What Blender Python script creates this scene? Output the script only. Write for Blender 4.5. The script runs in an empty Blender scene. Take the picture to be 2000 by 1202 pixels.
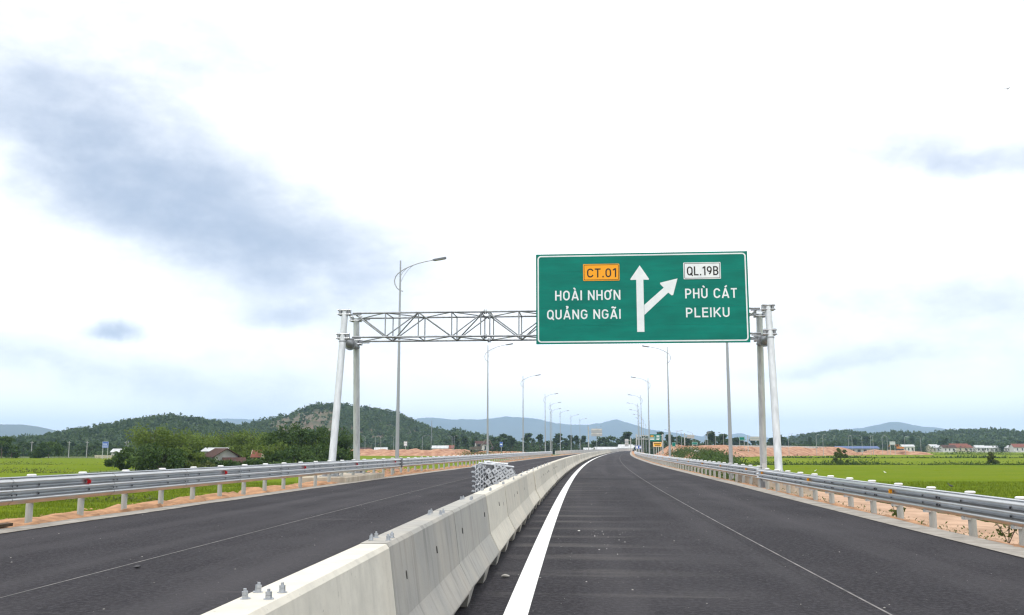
import bpy, math, random
import numpy as np
from mathutils import Vector, Matrix, noise as mnoise

random.seed(7)
rng = np.random.default_rng(11)
scene = bpy.context.scene
COL = scene.collection
R = math.radians

# ------------------------------------------------------------------ camera
CAM_H, FPX = 1.52, 1850.0
PITCH = math.atan(275 / FPX)
cam_d = bpy.data.cameras.new('camera')
cam_d.sensor_width = 36.0
cam_d.lens = 36.0 * FPX / 2000.0
cam_d.clip_start, cam_d.clip_end = 0.1, 40000
cam = bpy.data.objects.new('camera', cam_d)
cam.location = (0, 0, CAM_H)
cam.rotation_euler = (R(90) + PITCH, 0, 0)
COL.objects.link(cam)
scene.camera = cam
CP, SP = math.cos(PITCH), math.sin(PITCH)
def ray(u, v):
    cx, cy = (u - 1000) / FPX, (601 - v) / FPX
    return cx, CP - SP * cy, SP + CP * cy
def at(u, v, Y):                      # survey: bearing of a point plus its distance
    a, b, c = ray(u, v); t = Y / b
    return Vector((a * t, Y, CAM_H + c * t))

# ------------------------------------------------------------------ sky, sun, exposure
SUN_EL, SUN_AZ = 64.0, 205.0          # azimuth clockwise from +Y (the view direction)
SKY_W = 1.27
world = bpy.data.worlds.new('World')
scene.world = world
world.use_nodes = True
NT = world.node_tree
NT.nodes.clear()
def N(nt, typ, **kw):
    n = nt.nodes.new(typ)
    for k, v in kw.items():
        if k.startswith('i_'):
            n.inputs[int(k[2:])].default_value = v
        else:
            setattr(n, k, v)
    return n
def M_(nt, op, a, b=None, clamp=False):
    n = nt.nodes.new('ShaderNodeMath'); n.operation = op; n.use_clamp = clamp
    for i, x in enumerate((a, b)):
        if x is None: continue
        if isinstance(x, (int, float)): n.inputs[i].default_value = x
        else: nt.links.new(x, n.inputs[i])
    return n.outputs[0]
def mixc(nt, fac, a, b, mode='MIX'):
    n = nt.nodes.new('ShaderNodeMix'); n.data_type = 'RGBA'; n.blend_type = mode
    for i, x in ((0, fac), (6, a), (7, b)):
        if isinstance(x, (int, float)): n.inputs[i].default_value = x
        elif isinstance(x, tuple): n.inputs[i].default_value = (x[0], x[1], x[2], 1)
        else: nt.links.new(x, n.inputs[i])
    return n.outputs[2]
def maprange(nt, x, a, b, c=0.0, d=1.0, smooth=False):
    n = nt.nodes.new('ShaderNodeMapRange')
    if smooth: n.interpolation_type = 'SMOOTHSTEP'
    nt.links.new(x, n.inputs[0])
    for i, val in enumerate((a, b, c, d)): n.inputs[i + 1].default_value = val
    return n.outputs[0]

sky = N(NT, 'ShaderNodeTexSky', sky_type='NISHITA', sun_disc=False)
sky.sun_elevation = R(SUN_EL); sky.sun_rotation = R(SUN_AZ)
sky.air_density = 1.0; sky.dust_density = 1.5; sky.ozone_density = 1.5
tc = N(NT, 'ShaderNodeTexCoord')
sep = N(NT, 'ShaderNodeSeparateXYZ'); NT.links.new(tc.outputs['Generated'], sep.inputs[0])
az = M_(NT, 'ARCTAN2', sep.outputs[0], sep.outputs[1])
el = M_(NT, 'ARCSINE', sep.outputs[2])
# warp of the cloud field
def noise_vec(scale, detail=5.0, rough=0.55, stretch=(1, 1, 1), off=(0, 0, 0)):
    mp = N(NT, 'ShaderNodeMapping'); mp.inputs['Scale'].default_value = stretch; mp.inputs['Location'].default_value = off
    NT.links.new(tc.outputs['Generated'], mp.inputs[0])
    n = N(NT, 'ShaderNodeTexNoise'); n.inputs['Scale'].default_value = scale
    n.inputs['Detail'].default_value = detail; n.inputs['Roughness'].default_value = rough
    NT.links.new(mp.outputs[0], n.inputs['Vector'])
    return n
wn = noise_vec(5.0, 6.0, 0.6)
ws = N(NT, 'ShaderNodeSeparateColor'); NT.links.new(wn.outputs['Color'], ws.inputs[0])
azw = M_(NT, 'ADD', az, M_(NT, 'MULTIPLY', M_(NT, 'SUBTRACT', ws.outputs[0], 0.5), 0.075))
elw = M_(NT, 'ADD', el, M_(NT, 'MULTIPLY', M_(NT, 'SUBTRACT', ws.outputs[1], 0.5), 0.065))
fine = noise_vec(13.0, 7.0, 0.62, (1, 1, 2.2), (3.1, .4, 1.7))
def cloud_bank(u, v, su, sv, rot, amp, under=1.0):
    a, b, c = ray(u, v)
    az0 = math.atan2(a, b); el0 = math.asin(c / math.sqrt(a * a + b * b + c * c))
    dx = M_(NT, 'SUBTRACT', azw, az0); dy = M_(NT, 'SUBTRACT', elw, el0)
    cr, sr = math.cos(R(rot)), math.sin(R(rot))
    px = M_(NT, 'ADD', M_(NT, 'MULTIPLY', dx, cr), M_(NT, 'MULTIPLY', dy, sr))
    py = M_(NT, 'SUBTRACT', M_(NT, 'MULTIPLY', dy, cr), M_(NT, 'MULTIPLY', dx, sr))
    px = M_(NT, 'DIVIDE', px, su / FPX)
    if under != 1.0:
        k = M_(NT, 'ADD', M_(NT, 'MULTIPLY', M_(NT, 'LESS_THAN', py, 0.0), under - 1.0), 1.0)
        py = M_(NT, 'MULTIPLY', py, k)
    py = M_(NT, 'DIVIDE', py, sv / FPX)
    r2 = M_(NT, 'ADD', M_(NT, 'MULTIPLY', px, px), M_(NT, 'MULTIPLY', py, py))
    return M_(NT, 'MULTIPLY', M_(NT, 'EXPONENT', M_(NT, 'MULTIPLY', r2, -1.0)), amp)
# (bearing, rise, half-length, half-height, tilt, depth, flat-base factor)
banks = [(400, 440, 390, 135, -27, 0.60, 1.7), (240, 330, 250, 210, -35, 0.30, 1.1), (640, 505, 270, 100, -14, 0.34, 1.6),
         (60, 345, 210, 120, -12, 0.42, 1.7), (450, 80, 400, 150, -12, 0.20, 1.0), (110, 150, 220, 150, -30, 0.24, 1.0),
         (228, 638, 40, 15, 4, 1.15, 1.4), (540, 608, 70, 22, 0, 0.34, 1.2), (90, 690, 220, 40, -8, 0.26, 1.2),
         (330, 735, 400, 52, -6, 0.20, 1.0), (1985, 335, 230, 68, -14, 0.50, 1.6), (1800, 325, 170, 36, -14, 0.32, 1.5),
         (1900, 585, 280, 60, 2, 0.32, 1.2), (1640, 715, 190, 20, 3, 0.26, 1.5), (1950, 680, 280, 75, 2, 0.20, 1.0),
         (1600, 570, 130, 44, 0, 0.12, 1.0), (1850, 60, 280, 90, 0, 0.22, 1.0)]
tot = None
for b in banks:
    c = cloud_bank(*b)
    tot = c if tot is None else M_(NT, 'ADD', tot, c)
# the same broken cloud goes on all round
allround = noise_vec(2.3, 5.0, 0.55, (1, 1, 1.9), (7.3, 2.2, .5))
amb = maprange(NT, allround.outputs['Fac'], 0.54, 0.86, 0.0, 0.26, True)
tot = M_(NT, 'ADD', tot, amb)
fm = maprange(NT, fine.outputs['Fac'], 0.28, 0.72, 0.70, 1.25)
dens = M_(NT, 'MULTIPLY', tot, fm)
mid = noise_vec(6.5, 8.0, 0.6, (1, 1, 1.6), (1.2, 5.0, 2.2))
dens = M_(NT, 'MULTIPLY', dens, maprange(NT, mid.outputs['Fac'], 0.34, 0.64, 0.50, 1.36))
dens = M_(NT, 'SUBTRACT', 1.0, M_(NT, 'EXPONENT', M_(NT, 'MULTIPLY', dens, -1.85)), True)
cl = mixc(NT, dens, (SKY_W, SKY_W * 1.005, SKY_W * 1.01), (0.325, 0.41, 0.555))
# thin veil near the horizon lets the blue through
veil = M_(NT, 'EXPONENT', M_(NT, 'MULTIPLY', M_(NT, 'ABSOLUTE', el), -10.0))
sk_s = N(NT, 'ShaderNodeVectorMath', operation='SCALE'); NT.links.new(sky.outputs[0], sk_s.inputs[0]); sk_s.inputs[3].default_value = 0.11
vfac = M_(NT, 'MULTIPLY', veil, M_(NT, 'MULTIPLY', fm, 0.10), True)
final = mixc(NT, M_(NT, 'ADD', M_(NT, 'MULTIPLY', vfac, 1.0), 0.03), cl, sk_s.outputs[0])
bg = N(NT, 'ShaderNodeBackground'); NT.links.new(final, bg.inputs[0]); bg.inputs[1].default_value = 1.0
wo = N(NT, 'ShaderNodeOutputWorld'); NT.links.new(bg.outputs[0], wo.inputs[0])
world.cycles.sampling_method = 'MANUAL'; world.cycles.sample_map_resolution = 1024

sl = bpy.data.lights.new('sun', 'SUN'); sl.energy = 1.5; sl.angle = R(10); sl.color = (1.0, 0.96, 0.9)
sun = bpy.data.objects.new('sun', sl)
sd = Vector((math.sin(R(SUN_AZ)) * math.cos(R(SUN_EL)), math.cos(R(SUN_AZ)) * math.cos(R(SUN_EL)), math.sin(R(SUN_EL))))
sun.rotation_euler = (-sd).to_track_quat('-Z', 'Y').to_euler()
sun.location = sd * 60
COL.objects.link(sun)

scene.view_settings.view_transform = 'Standard'
scene.view_settings.look = 'None'
scene.view_settings.exposure = 0.36
scene.view_settings.gamma = 1.0
scene.view_settings.use_curve_mapping = False
scene.cycles.use_denoising = True
scene.cycles.max_bounces = 5
scene.cycles.diffuse_bounces = 3
scene.cycles.glossy_bounces = 3
scene.cycles.volume_bounces = 1
scene.cycles.transparent_max_bounces = 8
scene.cycles.filter_width = 1.3

# ------------------------------------------------------------------ helpers
class MB:
    """collects shapes; build() links them as one mesh object"""
    def __init__(s): s.v = []; s.f = []
    def add(s, vs, fs):
        o = len(s.v); s.v += [tuple(p) for p in vs]; s.f += [tuple(i + o for i in f) for f in fs]; return s
    def box(s, x0, x1, y0, y1, z0, z1):
        return s.add([(x0,y0,z0),(x1,y0,z0),(x1,y1,z0),(x0,y1,z0),(x0,y0,z1),(x1,y0,z1),(x1,y1,z1),(x0,y1,z1)],
                     [(0,3,2,1),(4,5,6,7),(0,1,5,4),(1,2,6,5),(2,3,7,6),(3,0,4,7)])
    def tube(s, pts, r, n=8, cap=True):
        pts = [Vector(p) for p in pts]; k = len(pts)
        rs = r if isinstance(r, (list, tuple)) else [r] * k
        vs, fs = [], []
        prev = None
        for i, p in enumerate(pts):
            d = (pts[min(i+1, k-1)] - pts[max(i-1, 0)]).normalized()
            if prev is None:
                a = Vector((0,0,1)) if abs(d.z) < .9 else Vector((1,0,0))
                x = d.cross(a).normalized()
            else:
                x = (prev - d * prev.dot(d)).normalized()
            prev = x; y = d.cross(x)
            for j in range(n):
                t = 2 * math.pi * j / n
                vs.append(p + (x * math.cos(t) + y * math.sin(t)) * rs[i])
        for i in range(k - 1):
            for j in range(n):
                a, b = i*n + j, i*n + (j+1) % n
                fs.append((a, b, b + n, a + n))
        if cap:
            fs.append(tuple(reversed(range(n)))); fs.append(tuple(range((k-1)*n, k*n)))
        return s.add(vs, fs)
    def loft(s, rings, closed=True, cap=True):
        n = len(rings[0]); vs = [p for r in rings for p in r]; fs = []
        for i in range(len(rings) - 1):
            for j in range(n if closed else n - 1):
                a, b = i*n + j, i*n + (j+1) % n
                fs.append((a, b, b + n, a + n))
        if cap and closed:
            fs.append(tuple(reversed(range(n)))); fs.append(tuple(range((len(rings)-1)*n, len(rings)*n)))
        return s.add(vs, fs)
    def prism(s, poly, y0, y1):      # polygon in xz, extruded along y (y0 is the front)
        n = len(poly)
        vs = [(x, y0, z) for x, z in poly] + [(x, y1, z) for x, z in poly]
        fs = [tuple(range(n)), tuple(reversed(range(n, 2*n)))]
        fs += [(i, i+n, (i+1) % n + n, (i+1) % n) for i in range(n)]
        return s.add(vs, fs)
    def mesh(s, name, mat, smooth=False):
        m = bpy.data.meshes.new(name); m.from_pydata(s.v, [], s.f); m.update()
        if mat: m.materials.append(mat)
        if smooth:
            m.polygons.foreach_set('use_smooth', [True] * len(m.polygons))
            try: m.set_sharp_from_angle(angle=R(40))
            except Exception: pass
        return m
    def build(s, name, mat, parent=None, smooth=False):
        return link(name, s.mesh(name, mat, smooth), parent)
def link(name, data, parent=None):
    o = bpy.data.objects.new(name, data); COL.objects.link(o)
    if parent: o.parent = parent
    return o
def tag(o, label=None, cat=None, group=None, kind=None):
    if label: o['label'] = label
    if cat: o['category'] = cat
    if group: o['group'] = group
    if kind: o['kind'] = kind
    return o
def empty(name, loc=(0, 0, 0), rz=0.0):
    o = bpy.data.objects.new(name, None); o.location = loc; o.rotation_euler = (0, 0, rz)
    o.empty_display_size = .2; COL.objects.link(o); return o
def struct(o): o['kind'] = 'structure'; return o
def copy_tree(o, parent=None):
    c = o.copy(); COL.objects.link(c); c.parent = parent
    for ch in list(o.children): copy_tree(ch, c)
    return c
def np_mesh(name, V, F, mat, smooth=False, tint=None):
    m = bpy.data.meshes.new(name)
    V = np.asarray(V, np.float32); F = np.asarray(F, np.int32); k = F.shape[1]
    m.vertices.add(len(V)); m.vertices.foreach_set('co', V.ravel())
    m.loops.add(F.size); m.loops.foreach_set('vertex_index', F.ravel())
    m.polygons.add(len(F)); m.polygons.foreach_set('loop_start', np.arange(0, F.size, k, dtype=np.int32))
    m.polygons.foreach_set('loop_total', np.full(len(F), k, np.int32))
    if smooth: m.polygons.foreach_set('use_smooth', np.ones(len(F), bool))
    m.update(calc_edges=True); m.validate()
    if tint is not None:
        a = m.attributes.new('tint', 'FLOAT', 'POINT'); a.data.foreach_set('value', np.asarray(tint, np.float32))
    m.materials.append(mat)
    return m

# ------------------------------------------------------------------ materials
def mat(name, color=(.5, .5, .5), rough=.7, metal=0.0, spec=.4):
    m = bpy.data.materials.new(name); m.use_nodes = True
    b = m.node_tree.nodes['Principled BSDF']
    b.inputs['Base Color'].default_value = (*color, 1); b.inputs['Roughness'].default_value = rough
    b.inputs['Metallic'].default_value = metal; b.inputs['Specular IOR Level'].default_value = spec
    return m
def tex(nt, scale, detail=4.0, rough=.6, stretch=(1, 1, 1), coord='Object'):
    t = nt.nodes.new('ShaderNodeTexCoord'); mp = nt.nodes.new('ShaderNodeMapping'); mp.inputs['Scale'].default_value = stretch
    nt.links.new(t.outputs[coord], mp.inputs[0])
    n = nt.nodes.new('ShaderNodeTexNoise'); n.inputs['Scale'].default_value = scale
    n.inputs['Detail'].default_value = detail; n.inputs['Roughness'].default_value = rough
    nt.links.new(mp.outputs[0], n.inputs['Vector'])
    return n.outputs['Fac']
def noisy(name, c0, c1, scale=3.0, rough=.8, metal=0.0, stretch=(1, 1, 1), lo=.35, hi=.65, bump=0.0, bscale=None, spec=.4, coord='Object', detail=5.0):
    m = mat(name, c0, rough, metal, spec); nt = m.node_tree; b = nt.nodes['Principled BSDF']
    f = maprange(nt, tex(nt, scale, detail, .6, stretch, coord), lo, hi)
    nt.links.new(mixc(nt, f, c0, c1), b.inputs['Base Color'])
    if bump:
        bm = nt.nodes.new('ShaderNodeBump'); bm.inputs['Strength'].default_value = bump; bm.inputs['Distance'].default_value = .02
        nt.links.new(tex(nt, bscale or scale * 4, 6, .65, stretch, coord), bm.inputs['Height']); nt.links.new(bm.outputs[0], b.inputs['Normal'])
    return m
def leafy(name, c0, c1, c2, transl=.25):
    m = mat(name, c0, .75, 0, .25); nt = m.node_tree; b = nt.nodes['Principled BSDF']
    a = nt.nodes.new('ShaderNodeAttribute'); a.attribute_name = 'tint'
    oi = nt.nodes.new('ShaderNodeObjectInfo')
    c = mixc(nt, a.outputs['Fac'], c0, c1)
    c = mixc(nt, M_(nt, 'MULTIPLY', oi.outputs['Random'], .55), c, c2)
    nt.links.new(c, b.inputs['Base Color'])
    tr = nt.nodes.new('ShaderNodeBsdfTranslucent'); nt.links.new(c, tr.inputs[0])
    mx = nt.nodes.new('ShaderNodeMixShader'); mx.inputs[0].default_value = transl
    nt.links.new(b.outputs[0], mx.inputs[1]); nt.links.new(tr.outputs[0], mx.inputs[2])
    nt.links.new(mx.outputs[0], nt.nodes['Material Output'].inputs[0])
    return m
MT = {}
def asphalt():
    m = mat('asphalt', (.045, .044, .05), .9, 0, .22); nt = m.node_tree; b = nt.nodes['Principled BSDF']
    uv = nt.nodes.new('ShaderNodeUVMap'); uv.uv_map = 'lane'
    sp = nt.nodes.new('ShaderNodeSeparateXYZ'); nt.links.new(uv.outputs[0], sp.inputs[0])
    off, sta = sp.outputs[0], sp.outputs[1]
    def uvn(scale, sx, sy, det=5, ro=.6):
        mp = nt.nodes.new('ShaderNodeMapping'); mp.inputs['Scale'].default_value = (sx, sy, 1); nt.links.new(uv.outputs[0], mp.inputs[0])
        n = nt.nodes.new('ShaderNodeTexNoise'); n.inputs['Scale'].default_value = scale; n.inputs['Detail'].default_value = det; n.inputs['Roughness'].default_value = ro
        nt.links.new(mp.outputs[0], n.inputs['Vector']); return n.outputs['Fac']
    grain = maprange(nt, uvn(16, 1, 1, 5, .75), .42, .58)
    vor = nt.nodes.new('ShaderNodeTexVoronoi'); vor.inputs['Scale'].default_value = 38; nt.links.new(uv.outputs[0], vor.inputs['Vector'])
    chips = maprange(nt, vor.outputs['Color'], .86, .98)
    c = mixc(nt, grain, (.0078, .0072, .0098), (.0345, .0318, .0378))
    c = mixc(nt, M_(nt, 'MULTIPLY', chips, .30), c, (.11, .105, .11))
    patch = maprange(nt, uvn(.5, 1, .45, 6, .65), .44, .62)
    c = mixc(nt, M_(nt, 'MULTIPLY', patch, .42), c, (.052, .0495, .055))
    lanes = maprange(nt, uvn(.9, 1.0, .025, 3, .5), .5, .72)
    c = mixc(nt, M_(nt, 'MULTIPLY', lanes, .50), c, (.060, .057, .062))
    seam = nt.nodes.new('ShaderNodeMath'); seam.operation = 'PINGPONG'; nt.links.new(M_(nt, 'ADD', off, M_(nt, 'MULTIPLY', uvn(.6, .1, 1, 3, .5), .12)), seam.inputs[0]); seam.inputs[1].default_value = 2.05
    c = mixc(nt, M_(nt, 'MULTIPLY', maprange(nt, seam.outputs[0], .0, .03, .55, 0), 1.0), c, (.012, .0115, .013))
    wheel = M_(nt, 'MULTIPLY', maprange(nt, uvn(.55, 1.7, .02, 2, .5), .46, .66), maprange(nt, uvn(.25, 1, .4, 4, .6), .3, .7))
    c = mixc(nt, M_(nt, 'MULTIPLY', wheel, .35), c, (.062, .058, .064))
    # dust carried sideways out of the barrier's drain openings
    w = M_(nt, 'SINE', M_(nt, 'MULTIPLY', sta, 2 * math.pi / 1.665))
    jit = uvn(1.1, .25, 1.0, 3, .6)
    drip = maprange(nt, M_(nt, 'ADD', w, M_(nt, 'MULTIPLY', M_(nt, 'SUBTRACT', jit, .5), 5.0)), .35, 1.5, 0, 1, True)
    fall = M_(nt, 'MULTIPLY', maprange(nt, off, .2, .5), maprange(nt, off, .6, 3.6, 1, 0, True))
    sm = M_(nt, 'MULTIPLY', M_(nt, 'MULTIPLY', drip, fall), maprange(nt, uvn(1.6, .5, 2.5, 5, .7), .3, .7, .3, 1))
    c = mixc(nt, M_(nt, 'MULTIPLY', sm, .50), c, (.16, .152, .145))
    # cross scuffs and dried mud
    sc = maprange(nt, uvn(.8, .22, 1.9, 5, .65), .63, .78)
    c = mixc(nt, M_(nt, 'MULTIPLY', sc, .30), c, (.17, .162, .155))
    nt.links.new(c, b.inputs['Base Color'])
    bm = nt.nodes.new('ShaderNodeBump'); bm.inputs['Strength'].default_value = .55; bm.inputs['Distance'].default_value = .012
    nt.links.new(grain, bm.inputs['Height']); nt.links.new(bm.outputs[0], b.inputs['Normal'])
    return m
MT['asphalt'] = asphalt()
def concrete_block():
    m = mat('precast_concrete', (.5, .48, .44), .85, 0, .3); nt = m.node_tree; b = nt.nodes['Principled BSDF']
    oi = nt.nodes.new('ShaderNodeObjectInfo')
    t = nt.nodes.new('ShaderNodeTexCoord')
    shift = nt.nodes.new('ShaderNodeVectorMath'); shift.operation = 'ADD'; nt.links.new(t.outputs['Object'], shift.inputs[0])
    cmb = nt.nodes.new('ShaderNodeCombineXYZ'); r = M_(nt, 'MULTIPLY', oi.outputs['Random'], 50.0)
    nt.links.new(r, cmb.inputs[0]); nt.links.new(r, cmb.inputs[1]); nt.links.new(cmb.outputs[0], shift.inputs[1])
    def n(scale, st, det=5, ro=.6):
        mp = nt.nodes.new('ShaderNodeMapping'); mp.inputs['Scale'].default_value = st; nt.links.new(shift.outputs[0], mp.inputs[0])
        q = nt.nodes.new('ShaderNodeTexNoise'); q.inputs['Scale'].default_value = scale; q.inputs['Detail'].default_value = det; q.inputs['Roughness'].default_value = ro
        nt.links.new(mp.outputs[0], q.inputs['Vector']); return q.outputs['Fac']
    c = oi.outputs['Color']
    mott = maprange(nt, n(5, (1, 1, 1)), .3, .7)
    c = mixc(nt, M_(nt, 'MULTIPLY', mott, .30), c, (.27, .26, .235))
    sc_ = nt.nodes.new('ShaderNodeSeparateColor'); nt.links.new(oi.outputs['Color'], sc_.inputs[0])
    agef = maprange(nt, sc_.outputs[0], .36, .66, .75, .16)
    runs = maprange(nt, n(3.2, (1, 2.6, .16), 5, .65), .5, .74)
    c = mixc(nt, M_(nt, 'MULTIPLY', runs, agef), c, (.19, .188, .18))
    warm = maprange(nt, n(1.3, (1, 1, .6), 3), .45, .7)
    c = mixc(nt, M_(nt, 'MULTIPLY', warm, .30), c, (.60, .53, .43))
    pits = maprange(nt, n(45, (1, 1, 1), 2), .70, .76)
    c = mixc(nt, M_(nt, 'MULTIPLY', pits, .55), c, (.16, .15, .14))
    so = nt.nodes.new('ShaderNodeSeparateXYZ'); nt.links.new(t.outputs['Object'], so.inputs[0])
    splash = M_(nt, 'MULTIPLY', maprange(nt, so.outputs[2], .02, .30, 1, 0, True), maprange(nt, n(4, (1, 1.5, 1), 6, .7), .35, .65))
    c = mixc(nt, M_(nt, 'MULTIPLY', splash, .7), c, (.20, .185, .16))
    chip = maprange(nt, n(7, (1, 1, 1), 6, .75), .66, .70)
    c = mixc(nt, M_(nt, 'MULTIPLY', chip, .5), c, (.24, .225, .20))
    nt.links.new(c, b.inputs['Base Color'])
    bm = nt.nodes.new('ShaderNodeBump'); bm.inputs['Strength'].default_value = .35; bm.inputs['Distance'].default_value = .01
    nt.links.new(n(18, (1, 1, 1), 6, .65), bm.inputs['Height']); nt.links.new(bm.outputs[0], b.inputs['Normal'])
    return m
MT['block'] = concrete_block()
MT['conc'] = noisy('pad_concrete', (.46, .41, .33), (.33, .28, .22), 2.5, .88, bump=.3, stretch=(1, 1, .5))
MT['gutter'] = noisy('gutter_concrete', (.36, .335, .30), (.21, .19, .165), 2.2, .9, bump=.4, coord='Object')
MT['galv'] = noisy('galvanised_steel', (.55, .56, .57), (.44, .45, .46), 3, .30, 1.0, stretch=(1, .3, 3), bump=.03, spec=.5)
MT['galv_post'] = noisy('galvanised_tube', (.55, .57, .57), (.40, .41, .40), 4, .5, .55, stretch=(1, 1, .25), spec=.5)
MT['galv_dull'] = noisy('weathered_zinc', (.36, .38, .40), (.23, .24, .26), 6, .5, .6, stretch=(1, 1, .3))
MT['leg'] = noisy('gantry_zinc', (.66, .69, .71), (.46, .48, .50), 3, .45, .35, stretch=(2, 2, .35), lo=.3, hi=.7, bump=.08)
MT['post'] = noisy('post_zinc', (.47, .49, .47), (.34, .355, .335), 5, .6, .25, stretch=(1, 1, .3))
MT['cap'] = mat('post_cap', (.78, .79, .79), .5, .1)
MT['lamp'] = mat('lamp_grey', (.36, .38, .40), .45, .5)
MT['lamphead'] = mat('lamp_head_grey', (.17, .18, .20), .5, .3)
MT['lens'] = mat('lamp_lens', (.6, .62, .62), .3)
MT['bolt'] = mat('bolt_zinc', (.42, .44, .47), .4, .6)
MT['zinc_new'] = noisy('new_zinc', (.62, .64, .67), (.47, .49, .52), 9, .45, .25)
MT['hole'] = mat('hole_shade', (.05, .046, .04), .95)
MT['dark'] = mat('dark_steel_and_gap_shade', (.06, .06, .065), .6, .3)
MT['white_paint'] = noisy('road_paint', (.80, .80, .79), (.68, .68, .67), 6, .6, lo=.45, hi=.85)
MT['chalk'] = noisy('chalk_line', (.24, .23, .225), (.10, .097, .097), 2, .9)
MT['sign_green'] = noisy('sign_green', (.0, .205, .155), (.0, .150, .115), 1.3, .5, stretch=(.35, 1, 1.6), spec=.18)
MT['sign_white'] = noisy('sign_white', (.80, .83, .84), (.70, .74, .77), 2.0, .45)
MT['sign_orange'] = mat('sign_orange', (.90, .36, .004), .45)
MT['sign_ink'] = mat('sign_ink', (.016, .012, .010), .5)
MT['sign_blue'] = mat('sign_blue', (.015, .09, .42), .5)
MT['sign_yellow'] = mat('sign_yellow', (.85, .43, .01), .5)
MT['sign_back'] = mat('sign_back', (.45, .47, .48), .5, .4)
MT['amber'] = mat('reflector_amber', (.85, .36, .01), .35)
MT['red'] = mat('reflector_red', (.55, .015, .02), .35)
MT['earth'] = noisy('red_earth', (.42, .245, .155), (.25, .115, .065), .35, .95, bump=.9, bscale=2.5, lo=.38, hi=.62, detail=9)
MT['verge'] = noisy('verge_earth', (.46, .25, .13), (.25, .135, .07), 2.6, .95, bump=1.0, bscale=9, lo=.38, hi=.64, detail=9)
MT['track'] = noisy('track_earth', (.47, .31, .21), (.30, .19, .12), .9, .95, bump=.8, bscale=6, lo=.38, hi=.66, detail=9)
MT['ground'] = noisy('ground_soil', (.085, .115, .025), (.06, .085, .02), .05, .95, detail=8)
MT['rock'] = noisy('rubble', (.36, .35, .33), (.24, .23, .21), 9, .9, bump=.6)
MT['timber'] = noisy('old_timber', (.09, .055, .03), (.05, .035, .02), 6, .85)
def rice():
    m = mat('rice', (.15, .25, .02), .95, 0, .05); nt = m.node_tree; b = nt.nodes['Principled BSDF']
    f1 = maprange(nt, tex(nt, .035, 5, .6, (1, 2.2, 1)), .35, .65)
    f2 = maprange(nt, tex(nt, .6, 6, .7, (.5, 1, 1)), .3, .7)
    f3 = maprange(nt, tex(nt, 4.0, 6, .75), .3, .7)
    c = mixc(nt, f1, (.100, .165, .005), (.168, .202, .008))
    c = mixc(nt, M_(nt, 'MULTIPLY', f2, .5), c, (.085, .140, .004))
    c = mixc(nt, M_(nt, 'MULTIPLY', f3, .35), c, (.19, .215, .010))
    oi = nt.nodes.new('ShaderNodeObjectInfo')
    c = mixc(nt, M_(nt, 'MULTIPLY', oi.outputs['Random'], .55), c, (.105, .155, .003))
    dry = maprange(nt, tex(nt, .13, 6, .7, (1, 1.8, 1)), .56, .70)
    c = mixc(nt, M_(nt, 'MULTIPLY', dry, .5), c, (.20, .20, .010))
    nt.links.new(c, b.inputs['Base Color'])
    bm = nt.nodes.new('ShaderNodeBump'); bm.inputs['Strength'].default_value = .8; bm.inputs['Distance'].default_value = .15
    nt.links.new(tex(nt, 3.0, 6, .75), bm.inputs['Height']); nt.links.new(bm.outputs[0], b.inputs['Normal'])
    return m
MT['rice'] = rice()
MT['blade'] = leafy('rice_blade', (.095, .156, .005), (.185, .232, .010), (.135, .185, .005), .3)
MT['leaf_light'] = leafy('leaf_bamboo', (.070, .120, .018), (.165, .225, .038), (.11, .155, .025), .3)
MT['leaf_dark'] = leafy('leaf_broad', (.026, .060, .014), (.080, .130, .026), (.045, .08, .016))
MT['leaf_far'] = leafy('leaf_far', (.032, .066, .022), (.070, .112, .033), (.05, .083, .026))
MT['leaf_hill'] = leafy('leaf_hill', (.036, .072, .027), (.082, .124, .040), (.055, .088, .030))
MT['scrub'] = leafy('scrub_leaf', (.05, .085, .018), (.10, .14, .03), (.12, .13, .04))
MT['bark'] = noisy('bark', (.13, .10, .075), (.08, .06, .045), 5, .9)
MT['hill'] = noisy('hill_ground', (.038, .072, .026), (.055, .085, .030), .02, .95)
MT['bare'] = noisy('cleared_slope', (.135, .095, .068), (.065, .075, .036), .06, .95, lo=.4, hi=.6, detail=9)
MT['mountain'] = noisy('mountain', (.035, .05, .045), (.055, .068, .05), .0015, .95)
MT['wall_white'] = noisy('wall_limewash', (.66, .65, .62), (.50, .49, .46), 1.2, .85)
MT['wall_cream'] = noisy('wall_cream', (.58, .52, .38), (.45, .41, .31), 1.2, .85)
MT['parapet'] = noisy('parapet_concrete', (.56, .55, .52), (.44, .43, .41), 1.0, .85)
MT['wall_grey'] = noisy('wall_grey', (.42, .42, .41), (.30, .30, .30), 1.0, .85)
MT['roof_red'] = noisy('roof_tile', (.21, .07, .045), (.13, .045, .032), 2.0, .85)
MT['roof_dark'] = noisy('roof_old_tile', (.080, .036, .028), (.05, .026, .022), 2.5, .9)
MT['roof_white'] = noisy('roof_sheet', (.52, .54, .55), (.38, .39, .40), .8, .6, .1)
MT['roof_blue'] = mat('roof_blue', (.05, .09, .22), .5)
MT['glass'] = mat('window_dark', (.03, .035, .04), .2)
MT['bird_white'] = mat('egret_white', (.85, .85, .83), .7)
MT['bird_dark'] = mat('bird_dark', (.05, .05, .055), .7)
MT['machine_grey'] = mat('machine_grey', (.12, .11, .09), .6)
MT['machine'] = mat('machine_orange', (.48, .18, .04), .5)

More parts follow.
